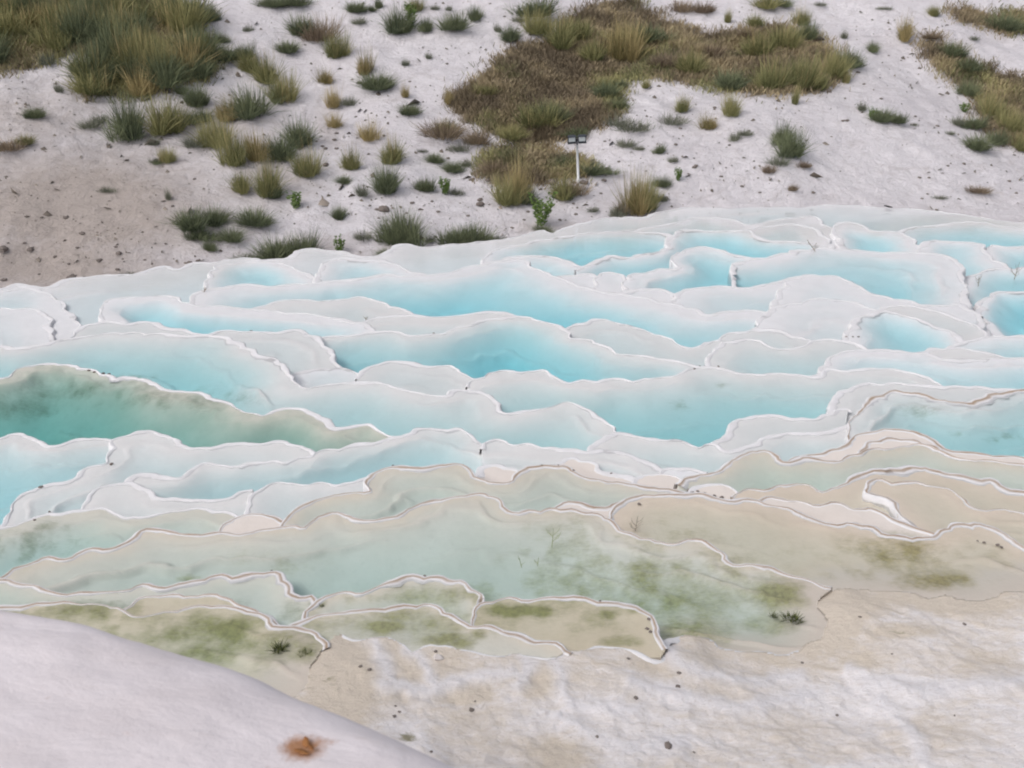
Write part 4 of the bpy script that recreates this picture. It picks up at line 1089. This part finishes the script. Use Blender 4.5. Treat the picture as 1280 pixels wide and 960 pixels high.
# larger tufts standing in the brown ground cover and in the meadow
SPOTS += [(775, 75, 36, 44, 'straw', 'tallest straw-yellow stalks rising from the brown ground cover'), (700, 60, 34, 34, 'olive'), (672, 42, 30, 26, 'olive'), (668, 20, 44, 26, 'dark'), (725, 50, 30, 26, 'olive'), (740, 75, 30, 24, 'olive'), (790, 62, 34, 26, 'olive'), (815, 52, 36, 24, 'dark'), (668, 160, 44, 30, 'olive'), (690, 150, 30, 22, 'dark'), (640, 172, 30, 14, 'olive'), (720, 170, 30, 14, 'dark'), (610, 118, 26, 12, 'olive'), (860, 90, 34, 26, 'olive'), (915, 112, 34, 26, 'dark'), (960, 112, 36, 36, 'olive'), (1000, 112, 30, 40, 'olive'), (1020, 112, 26, 28, 'olive'), (1040, 95, 30, 30, 'olive'), (985, 60, 36, 26, 'olive'), (1005, 50, 24, 20, 'dark'), (945, 70, 36, 26, 'olive'), (890, 70, 30, 20, 'brown'), (930, 45, 24, 12, 'brown'), (830, 85, 30, 20, 'brown'), (758, 120, 26, 16, 'dark'), (770, 135, 22, 12, 'dark'), (705, 208, 26, 14, 'dark'), (620, 215, 26, 16, 'brown')]
random.seed(5)
k = 0
while k < 52:
    px, py = random.uniform(-10, 268), random.uniform(4, 122)
    if not inside(MEADOW, np.array([px]), np.array([py - 2]))[0]:
        continue
    if inside(np.array([(50, 66), (100, 62), (140, 84), (100, 108), (60, 100)], float), np.array([px]), np.array([py]))[0]:
        continue
    kind = random.choices(['dark', 'olive', 'straw'], [5, 5, 1.2])[0]
    SPOTS.append((px, py, random.uniform(30, 48), random.uniform(26, 44), kind, None))
    k += 1
SPOTS.append((39, 60, 12, 10, 'bright', None))
for sp in SPOTS:
    plant(*sp)

# brown ground cover and meadow grass: nobody could count it
COVER = {'brown': ('dry_ground_cover', 'wide brown carpet of dry ground cover on the white hillside', 60000, .20, 'brown', .22),
         'lamp': ('dry_ground_cover', 'small patch of brown ground cover behind the floodlight post', 9000, .22, 'brown', .2),
         'right': ('dry_ground_cover', 'sloping strip of brown ground cover beside low dark bushes', 15000, .22, 'brown', .2),
         'ridge': ('dry_ground_cover', 'thin strip of brown ground cover high on the slope', 7000, .22, 'brown', .25),
         'meadow': ('meadow_grass', 'dense green and straw meadow grass on the upper slope', 36000, .30, 'olive', .5)}
for nm, (oname, label, n, hgt, mt, greens) in COVER.items():
    pg = np.array(PATCHES[nm], float)
    q = np.stack([RNG.uniform(pg[:, 0].min() - 14, pg[:, 0].max() + 14, n * 4), RNG.uniform(pg[:, 1].min() - 8, pg[:, 1].max() + 8, n * 4)], 1)
    jx = q[:, 0] + 10 * fbm(q[:, 0] / 18, q[:, 1] / 9, 3, 3)
    jy = q[:, 1] + 6 * fbm(q[:, 0] / 18, q[:, 1] / 9, 6, 3)
    jx, jy = jx + RNG.normal(0, 9, len(jx)), jy + RNG.normal(0, 4.5, len(jx))
    thin = fbm(q[:, 0] / 26, q[:, 1] / 13, 12, 3) + .95 > RNG.uniform(0, 1, len(jx))
    q = q[inside(pg, jx, jy) & thin][:n]
    # on the hill: coarse lattice of hit points, then exact height
    gxs, gys = np.arange(pg[:, 0].min() - 16, pg[:, 0].max() + 41, 16.0), np.arange(pg[:, 1].min() - 16, pg[:, 1].max() + 41, 16.0)
    lat = np.array([[on_hill(a, b)[:2] for a in gxs] for b in gys])
    fi, fj = (q[:, 1] - gys[0]) / 16, (q[:, 0] - gxs[0]) / 16
    i0, j0 = fi.astype(int), fj.astype(int)
    di, dj = (fi - i0)[:, None], (fj - j0)[:, None]
    P = (lat[i0, j0] * (1 - di) + lat[i0 + 1, j0] * di) * (1 - dj) + (lat[i0, j0 + 1] * (1 - di) + lat[i0 + 1, j0 + 1] * di) * dj
    x, y = P[:, 0], P[:, 1]
    z = hill(x, y)
    hh = hgt * RNG.uniform(.4, 1.2, len(x)) * (1 + 0.6 * fbm(x / 1.0, y / 1.0, 81, 3))
    a = RNG.uniform(0, 6.283, len(x))
    wd = RNG.uniform(.01, .026, len(x))
    lx, ly = RNG.normal(0, .6, len(x)) * hh, RNG.normal(0, .6, len(x)) * hh
    V = np.stack([np.stack([x - np.cos(a) * wd, y - np.sin(a) * wd, z - .02], 1), np.stack([x + np.cos(a) * wd, y + np.sin(a) * wd, z - .02], 1), np.stack([x + lx + np.cos(a) * wd * .4, y + ly + np.sin(a) * wd * .4, z + hh], 1), np.stack([x + lx - np.cos(a) * wd * .4, y + ly - np.sin(a) * wd * .4, z + hh], 1)], 1).reshape(-1, 3)
    F = np.arange(len(V)).reshape(-1, 4)
    g_ = fbm(x / 1.8, y / 1.8, 85, 3) + RNG.normal(0, .15, len(x))
    tint = np.repeat(np.clip(.5 + .9 * fbm(x / .8, y / .8, 83, 2) + RNG.normal(0, .2, len(x)), 0, 1), 4)
    if nm == 'brown':
        west = np.clip((800 - q[:, 0]) / 60, 0, 1)
        g_ = g_ - .22 * west
        tint = np.clip(tint - .22 * np.repeat(west, 4), 0, 1)
    t = NT(nm + '_cover')
    kk_, hh_ = t.attr('tint'), t.attr('green')
    cb = t.mix(kk_, (0.19, 0.15, 0.105), (0.42, 0.34, 0.215))
    cg = t.mix(kk_, (0.15, 0.16, 0.08), (0.40, 0.37, 0.18))
    cm = t.done(t.mix(hh_, cb, cg), 0.8, spec=0.15)
    o = mesh_obj(oname, V, F, cm, smooth=False, attrs={'tint': tint, 'green': np.repeat(np.clip((g_ + greens - .25) * 3, 0, 1), 4)})
    tag(o, label, 'grass' if nm == 'meadow' else 'ground cover', kind='stuff')

# dry scraps strewn over the slope
n = 6000
pxs, pys = RNG.uniform(-10, 1290, n), RNG.uniform(0, 330, n)
dens = 0.35 + 0.9 * fbm(pxs / 60, pys / 30, 91, 3) + blob(pxs, pys, [(620, 220, 160, 60, .5), (60, 310, 200, 40, .15), (330, 190, 110, 70, .5), (1180, 150, 110, 70, .3), (860, 180, 120, 50, .35)]) - blob(pxs, pys, [(1080, 210, 130, 60, .45), (120, 240, 160, 40, .4)])
ok = RNG.uniform(0, 1, n) < dens
pxs, pys = pxs[ok], pys[ok]
gxs, gys = np.arange(-20, 1330, 20.0), np.arange(-20, 360, 20.0)
lat = np.array([[on_hill(a, b)[:2] for a in gxs] for b in gys])
fi, fj = (pys - gys[0]) / 20, (pxs - gxs[0]) / 20
i0, j0 = fi.astype(int), fj.astype(int)
di, dj = (fi - i0)[:, None], (fj - j0)[:, None]
P = (lat[i0, j0] * (1 - di) + lat[i0 + 1, j0] * di) * (1 - dj) + (lat[i0, j0 + 1] * (1 - di) + lat[i0 + 1, j0 + 1] * di) * dj
x, y = P[:, 0], P[:, 1]
m = len(x)
z = hill(x, y)
sz = np.exp(RNG.normal(math.log(.04), .6, m))
a = RNG.uniform(0, 6.283, m)
ex, ey = np.cos(a) * sz, np.sin(a) * sz
fx_, fy_ = -np.sin(a) * sz * .45, np.cos(a) * sz * .45
up = sz * RNG.uniform(.2, 1.1, m)
V = np.stack([np.stack([x - ex, y - ey, z - .01], 1), np.stack([x + fx_, y + fy_, z - .01], 1), np.stack([x + ex, y + ey, z + up * .3], 1), np.stack([x - fx_, y - fy_, z + up], 1)], 1).reshape(-1, 3)
t = NT('dry_scraps')
SCRAP_M = t.done(t.mix(t.attr('tint'), (0.12, 0.10, 0.085), (0.33, 0.28, 0.24)), 0.9)
b4 = np.arange(m)[:, None] * 4
F = np.concatenate([b4 + np.array([[0, 1, 3]]), b4 + np.array([[1, 2, 3]]), b4 + np.array([[2, 0, 3]])])
so_ = mesh_obj('dry_litter', V, F, SCRAP_M, smooth=False, attrs={'tint': np.repeat(RNG.uniform(0, 1, m), 4)})
tag(so_, 'scattered dry scraps and grit strewn over the pale hillside', 'litter', kind='stuff')

# ------------------------------------------------------------------ floodlight post
t = NT('galvanised_post')
POST_M = t.done(t.mix(t.noise(6, 4), (0.60, 0.61, 0.63), (0.72, 0.72, 0.73)), 0.45, spec=0.4)
HOUSE_M = NT('lamp_housing').done((0.035, 0.04, 0.05), 0.5)
LENS_M = NT('lamp_glass').done((0.62, 0.65, 0.66), 0.25, spec=0.5)


def tube(path, r, n=10):
    V, F = [], []
    path = [Vector(p_) for p_ in path]
    for k, p_ in enumerate(path):
        d_ = (path[min(k + 1, len(path) - 1)] - path[max(k - 1, 0)]).normalized()
        a_ = d_.cross(Vector((0, 1, 0.01))).normalized()
        b_ = d_.cross(a_)
        rr = r[k] if isinstance(r, (list, tuple)) else r
        for j in range(n):
            an = 6.28318 * j / n
            V.append(tuple(p_ + (a_ * math.cos(an) + b_ * math.sin(an)) * rr))
    for k in range(len(path) - 1):
        for j in range(n):
            F.append((k * n + j, k * n + (j + 1) % n, (k + 1) * n + (j + 1) % n, (k + 1) * n + j))
    F += [tuple(range(n)), tuple(reversed(range((len(path) - 1) * n, len(path) * n)))]
    return V, F


def box(c, s, taper=1.0):
    V = [(c[0] + sx * s[0] / 2 * (taper if sy > 0 else 1), c[1] + sy * s[1] / 2, c[2] + sz * s[2] / 2 * (taper if sy > 0 else 1)) for sx in (-1, 1) for sy in (-1, 1) for sz in (-1, 1)]
    F = [(0, 1, 3, 2), (4, 6, 7, 5), (0, 4, 5, 1), (2, 3, 7, 6), (0, 2, 6, 4), (1, 5, 7, 3)]
    return V, F


bx_, by_, bz_, bt_ = on_hill(723, 228)
us = bt_ / FPX
PH = 54 * us
lp = tag(empty('floodlight_post', (bx_, by_, bz_)), 'slim white post carrying two small black floodlights on the hillside', 'floodlight')
lp.rotation_euler = (0, R(-3.5), 0)
V, F = tube([(0, 0, -.1), (0, 0, PH * .5), (0, 0, PH * .86)], [.042, .04, .037])
mesh_obj('post', V, F, POST_M, lp)
V, F = tube([(0, 0, PH * .86), (0, 0, PH * .99)], .026)
mesh_obj('neck', V, F, HOUSE_M, lp)
V, F = box((0, 0, PH * .97), (12 * us, .04, .03))
mesh_obj('crossbar', V, F, HOUSE_M, lp, smooth=False)
for sx in (-1, 1):
    V, F = box((0, 0.05, 0), (10.2 * us, .17, 10.5 * us), .72)
    fl = mesh_obj('floodlight', V, F, HOUSE_M, lp, smooth=False)
    fl.location = (sx * 6.4 * us, -.02, PH * .99)
    fl.rotation_euler = (R(14), 0, R(-6 * sx))
    V, F = box((0, -.041, 1.2 * us), (8.0 * us, .012, 6.4 * us))
    mesh_obj('lens', V, F, LENS_M, fl, smooth=False)
    V, F = box((0, -.07, 5.0 * us), (10.4 * us, .10, .012))
    mesh_obj('visor', V, F, HOUSE_M, fl, smooth=False)

# ------------------------------------------------------------------ stones
t = NT('dark_stone')
STONE_M = t.done(t.mix(t.noise(9, 5), (0.10, 0.085, 0.078), (0.25, 0.21, 0.19)), 0.9)
t = NT('pale_stone')
PALE_M = t.done(t.mix(t.noise(9, 5), (0.5, 0.44, 0.42), (0.66, 0.62, 0.6)), 0.9)


def stone_mesh(seed):
    rg = np.random.default_rng(seed)
    V, F = [], []
    n, m = 7, 5
    for a in range(m):
        th = math.pi * (a + .5) / m
        for b in range(n):
            ph = 6.283 * b / n
            r = 1 + rg.normal(0, .16)
            V.append((r * math.sin(th) * math.cos(ph) * .5, r * math.sin(th) * math.sin(ph) * .4, .28 * r * math.cos(th) + .12))
    for a in range(m - 1):
        for b in range(n):
            F.append((a * n + b, (a + 1) * n + b, (a + 1) * n + (b + 1) % n, a * n + (b + 1) % n))
    F += [tuple(range(n)), tuple(reversed(range((m - 1) * n, m * n)))]
    return V, F


SM = []
for k in range(5):
    V, F = stone_mesh(k)
    o = mesh_obj('stone', V, F, STONE_M, smooth=False)
    SM.append(o.data)
    bpy.data.objects.remove(o)


def stone(px, py, wpx, label, group, place=on_hill, name='stone', mat=None):
    x, y, z, tt = place(px, py)
    o = bpy.data.objects.new(name, SM[int(px * 7 + py) % 5])
    COL.objects.link(o)
    s = wpx * tt / FPX * 1.15
    o.location = (x, y, z - s * .05)
    o.scale = (s, s, s * .75)
    o.rotation_euler = (0, 0, px * 1.3)
    if mat:
        o.material_slots[0].link = 'OBJECT'
        o.material_slots[0].material = mat
    return tag(o, label, 'stone', group)


for (px, py, wp) in [(34, 271, 6), (52, 272, 5), (83, 272, 8), (103, 292, 8), (38, 312, 10), (4, 312, 16), (31, 304, 5), (69, 321, 6), (86, 330, 5), (124, 326, 8), (149, 317, 9), (145, 309, 5), (147, 337, 6), (90, 347, 12), (105, 347, 5), (181, 325, 4), (237, 329, 8), (247, 326, 5), (216, 258, 5), (243, 224, 5), (5, 350, 8), (49, 343, 4), (97, 310, 5), (207, 305, 4), (190, 330, 4)]:
    stone(px, py, wp, 'dark stone lying on the bare sandy slope', 'dark stones on the sandy slope')
for (px, py, wp) in [(407, 186, 6), (418, 175, 6), (421, 186, 6), (407, 206, 9), (403, 183, 5), (421, 167, 6), (450, 104, 8), (480, 170, 5), (525, 262, 5), (515, 254, 6), (548, 265, 6), (600, 256, 12), (590, 225, 9), (610, 226, 9), (560, 198, 5), (690, 228, 16), (600, 250, 8), (730, 229, 12), (755, 226, 8), (480, 262, 16), (471, 262, 6), (540, 252, 5), (585, 270, 5), (660, 265, 5), (655, 275, 4), (700, 275, 5), (720, 268, 5), (640, 285, 5)]:
    stone(px, py, wp, 'small dark stone on the white slope between the tufts', 'dark stones between the tufts')
random.seed(21)
for _ in range(70):
    px, py = random.uniform(840, 1275), random.uniform(30, 250)
    if any(inside(np.array(PATCHES[k_], float), np.array([px]), np.array([py]))[0] for k_ in ('brown', 'right', 'ridge')):
        continue
    stone(px, py, random.uniform(2.5, 6), 'little dark stone scattered on the open white slope', 'little stones on the white slope')
for _ in range(50):
    stone(random.uniform(430, 830), random.uniform(10, 285), random.uniform(2, 5), 'small dark stone on the white slope between the tufts', 'dark stones between the tufts')

# ------------------------------------------------------------------ things on the terraces


def on_terrace(px, py):
    """point of the pool water or ground seen at px, py"""
    r_, c_ = int(round((py - 240) / 660 * (H2 - 1))), int(round((px + 60) / 1400 * (W2 - 1)))
    k_ = lab[min(max(r_, 0), H2 - 1), min(max(c_, 0), W2 - 1)]
    z_ = Z[k_] if 0 <= k_ < NP_ else float(np.interp(px, gimg[:, 0], gz))
    xy = on_level(px, py, z_)
    return xy[0], xy[1], z_, math.hypot(xy[1], CAM_Z - z_)


GV = np.column_stack([v_.co[:] for v_ in []]) if False else None
gverts = np.empty(len(g.data.vertices) * 3)
g.data.vertices.foreach_get('co', gverts)
gverts = gverts.reshape(-1, 3)
gu, gv = project(gverts[:, 0], gverts[:, 1], gverts[:, 2])


def on_ground(px, py):
    k_ = np.argmin((gu - px) ** 2 + (gv - py) ** 2)
    return gverts[k_, 0], gverts[k_, 1], gverts[k_, 2], math.hypot(gverts[k_, 1], CAM_Z - gverts[k_, 2])


TWIG_M = NT('bare_twig').done((0.27, 0.225, 0.18), 0.9)


def twig(px, py, hpx, lean, label, mat=TWIG_M, forks=5):
    x, y, z, tt = on_terrace(px, py)
    s = hpx * tt / FPX * 1.05
    root = tag(empty('twig', (x, y, z - .03)), label, 'twig', 'twigs standing in the pools')
    random.seed(int(px))
    rr = tt / FPX * .5
    V, F = tube([(0, 0, 0), (lean * .5 * s, 0, .5 * s), (lean * s, 0, s)], [rr, rr * .8, rr * .4], 5)
    mesh_obj('stem', V, F, mat, root)
    for k_ in range(forks):
        f_ = random.uniform(.15, .75)
        sx = random.choice((-1, 1)) * random.uniform(.2, .45)
        V, F = tube([(lean * f_ * s, 0, f_ * s), ((lean * f_ + sx * .6) * s, random.uniform(-.15, .15) * s, (f_ + .18) * s), ((lean * f_ + sx) * s * .9, random.uniform(-.2, .2) * s, (f_ + .42) * s)], [rr * .6, rr * .5, rr * .3], 4)
        mesh_obj('branch', V, F, mat, root)


WEEDSTEM = NT('weed_stem').done((0.30, 0.32, 0.16), 0.8)
twig(1020, 314, 15, -.8, 'dark twig leaning out of a blue pool below the white slope')
twig(1268, 348, 22, .1, 'forked bare twig in the pale pool beside the white flank')
twig(1223, 356, 12, -.1, 'tiny forked twig at the lip of the pale pool')
twig(690, 681, 26, .05, 'green forked stem rising from the biggest sage pool', WEEDSTEM, 6)
twig(652, 706, 14, -.2, 'short thin stem in the biggest sage pool', WEEDSTEM, 2)
twig(672, 704, 12, .1, 'short thin stem beside another in the biggest sage pool', WEEDSTEM, 2)
twig(794, 662, 22, .1, 'bushy dry twig in the peach-beige pool', TWIG_M, 8)
twig(457, 402, 8, .1, 'black scrap of twig on the powder-blue step')
twig(255, 365, 9, .2, 'tiny brown twig on the white shelf by the narrow blue pool')


def tuft_in_water(px, py, wpx, hpx, label):
    x, y, z, tt = on_terrace(px, py)
    s = tt / FPX
    random.seed(int(px * 3))
    o = clump(120, .3, .7, .4, 1.0, .06, .3, 3).build('water_weed', LEAF['weed'])
    o.location = (x, y, z - .02)
    o.scale = (wpx * s, wpx * s, hpx * s)
    tag(o, label, 'weed')


tuft_in_water(986, 772, 24, 14, 'dark green weed sprout in the olive end of the biggest pool')
tuft_in_water(968, 768, 10, 8, 'smaller dark weed sprout beside a larger sprout in the biggest pool')
tuft_in_water(400, 755, 9, 7, 'dark weed dot at the tip of the olive-green pool')
tuft_in_water(348, 808, 18, 14, 'dark weed tuft at the shore of the algae-covered pool')
tuft_in_water(383, 816, 16, 12, 'dark weed tuft where algae meets beige ground')

for (px, py, wp) in [(794, 873, 9), (590, 888, 9), (462, 838, 8), (450, 834, 7), (495, 882, 5), (494, 895, 7), (500, 890, 6), (785, 823, 6), (848, 842, 8), (848, 858, 8), (1114, 818, 4), (1205, 780, 7), (1047, 894, 6), (1192, 895, 4), (1075, 772, 6), (593, 877, 4), (700, 795, 5), (835, 932, 15), (746, 922, 6), (867, 940, 5), (545, 815, 7), (540, 940, 6), (1002, 829, 6)]:
    stone(px, py, wp * .72, 'small dark stone on the bare travertine ground below the pools', 'stones on the foreground ground', on_ground)
stone(548, 822, 13, 'pale flat stone on bare ground beside the green weedy pool', 'stones on the foreground ground', on_ground, mat=PALE_M)
for (px, py, wp) in [(111, 463, 4), (118, 465, 4), (129, 467, 5), (136, 468, 5), (140, 470, 3), (51, 609, 6), (139, 580, 5), (43, 650, 4), (62, 640, 4), (491, 582, 3), (604, 600, 3), (677, 582, 4), (698, 582, 5), (717, 588, 4), (764, 592, 4), (861, 613, 6), (866, 616, 5), (880, 617, 5), (893, 620, 5), (902, 622, 6), (872, 614, 4), (799, 630, 5), (140, 740, 5), (1230, 678, 4), (1247, 681, 5), (1252, 684, 4), (1222, 676, 3), (883, 457, 3), (898, 458, 3), (868, 461, 3), (875, 458, 3), (503, 721, 4), (531, 720, 4), (811, 774, 5), (809, 786, 5), (813, 790, 5), (726, 747, 6), (750, 752, 5), (339, 714, 4), (542, 417, 4), (314, 414, 4), (1058, 421, 3), (1066, 421, 3), (1073, 421, 3)]:
    stone(px, py, wp, 'tiny dark pebble sitting on a pool rim', 'pebbles on the pool rims', on_terrace, 'pebble')

# dark curled leaf on the brink and rusty leaves on the mound
LEAF_DARK = NT('dead_leaf_dark').done((0.05, 0.045, 0.045), 0.8)
t = NT('dead_leaf_rust')
LEAF_RUST = t.done(t.mix(t.noise(30, 4), (0.16, 0.055, 0.02), (0.36, 0.17, 0.06)), 0.8)


def leaf(name, loc, length, width, rot, mat, curl=.3):
    V, F = [], []
    n = 6
    for k_ in range(n + 1):
        f_ = k_ / n
        w_ = width * math.sin(math.pi * min(1, .08 + f_ * .92)) ** .7
        for sx in (-1, 0, 1):
            V.append(((f_ - .5) * length, sx * w_ / 2 + .1 * width * math.sin(5 * f_), curl * length * ((f_ - .5) ** 2 * 1.6 + .35 * abs(sx) * w_ / max(width, 1e-6))))
    for k_ in range(n):
        for j in range(2):
            v_ = k_ * 3 + j
            F.append((v_, v_ + 1, v_ + 4, v_ + 3))
    o = mesh_obj(name, V, F, mat)
    md = o.modifiers.new('thick', 'SOLIDIFY')
    md.thickness = max(length * .02, .001)
    o.location = loc
    o.rotation_euler = rot
    return o


x, y, z, tt = on_hill(1110, 259)
x2 = on_level(1110, 261, 0.05)
tag(leaf('dead_leaf', (x2[0], x2[1], .09), 11 * tt / FPX, 5 * tt / FPX, (.2, .1, -.3), LEAF_DARK), 'dark curled leaf lying at the brink under the white slope', 'leaf')
mu, mv = project(mo_x := np.empty(0), np.empty(0), np.empty(0)) if False else (None, None)
mverts = np.empty(len(mo.data.vertices) * 3)
mo.data.vertices.foreach_get('co', mverts)
mverts = mverts.reshape(-1, 3)
pu, pv = project(mverts[:, 0], mverts[:, 1], mverts[:, 2])
vis = mverts[:, 1] > 1.2
for n_, (px, py, ln, rz, lb) in enumerate([(372, 936, 22, .5, 'largest rusty orange dead leaf on the smooth white mound'), (384, 929, 17, 2.0, 'dark rusty leaf lying against a larger orange leaf'), (380, 943, 18, -.3, 'orange leaf scrap below the rusty leaves on the mound'), (396, 934, 12, .2, 'small brown leaf scrap at the tip of the rusty leaves'), (364, 938, 11, 1.2, 'small brown leaf scrap at the stalk end of the rusty leaves'), (389, 922, 12, 1.0, 'narrow dark leaf scrap pointing away from the rusty leaves'), (388, 940, 12, -.8, 'pale rusty scrap between the larger leaves')]):
    k_ = np.argmin((pu - px) ** 2 + (pv - py) ** 2 + np.where(vis, 0, 1e6))
    dist = math.hypot(mverts[k_, 1], CAM_Z - mverts[k_, 2])
    L_ = ln * dist / FPX
    tag(leaf('dead_leaf', (mverts[k_, 0], mverts[k_, 1], mverts[k_, 2] + .007 + .002 * n_), L_ * 1.1, L_ * .5, (-.24, .03, rz), LEAF_RUST, .05), lb, 'leaf', 'rusty leaves on the mound')
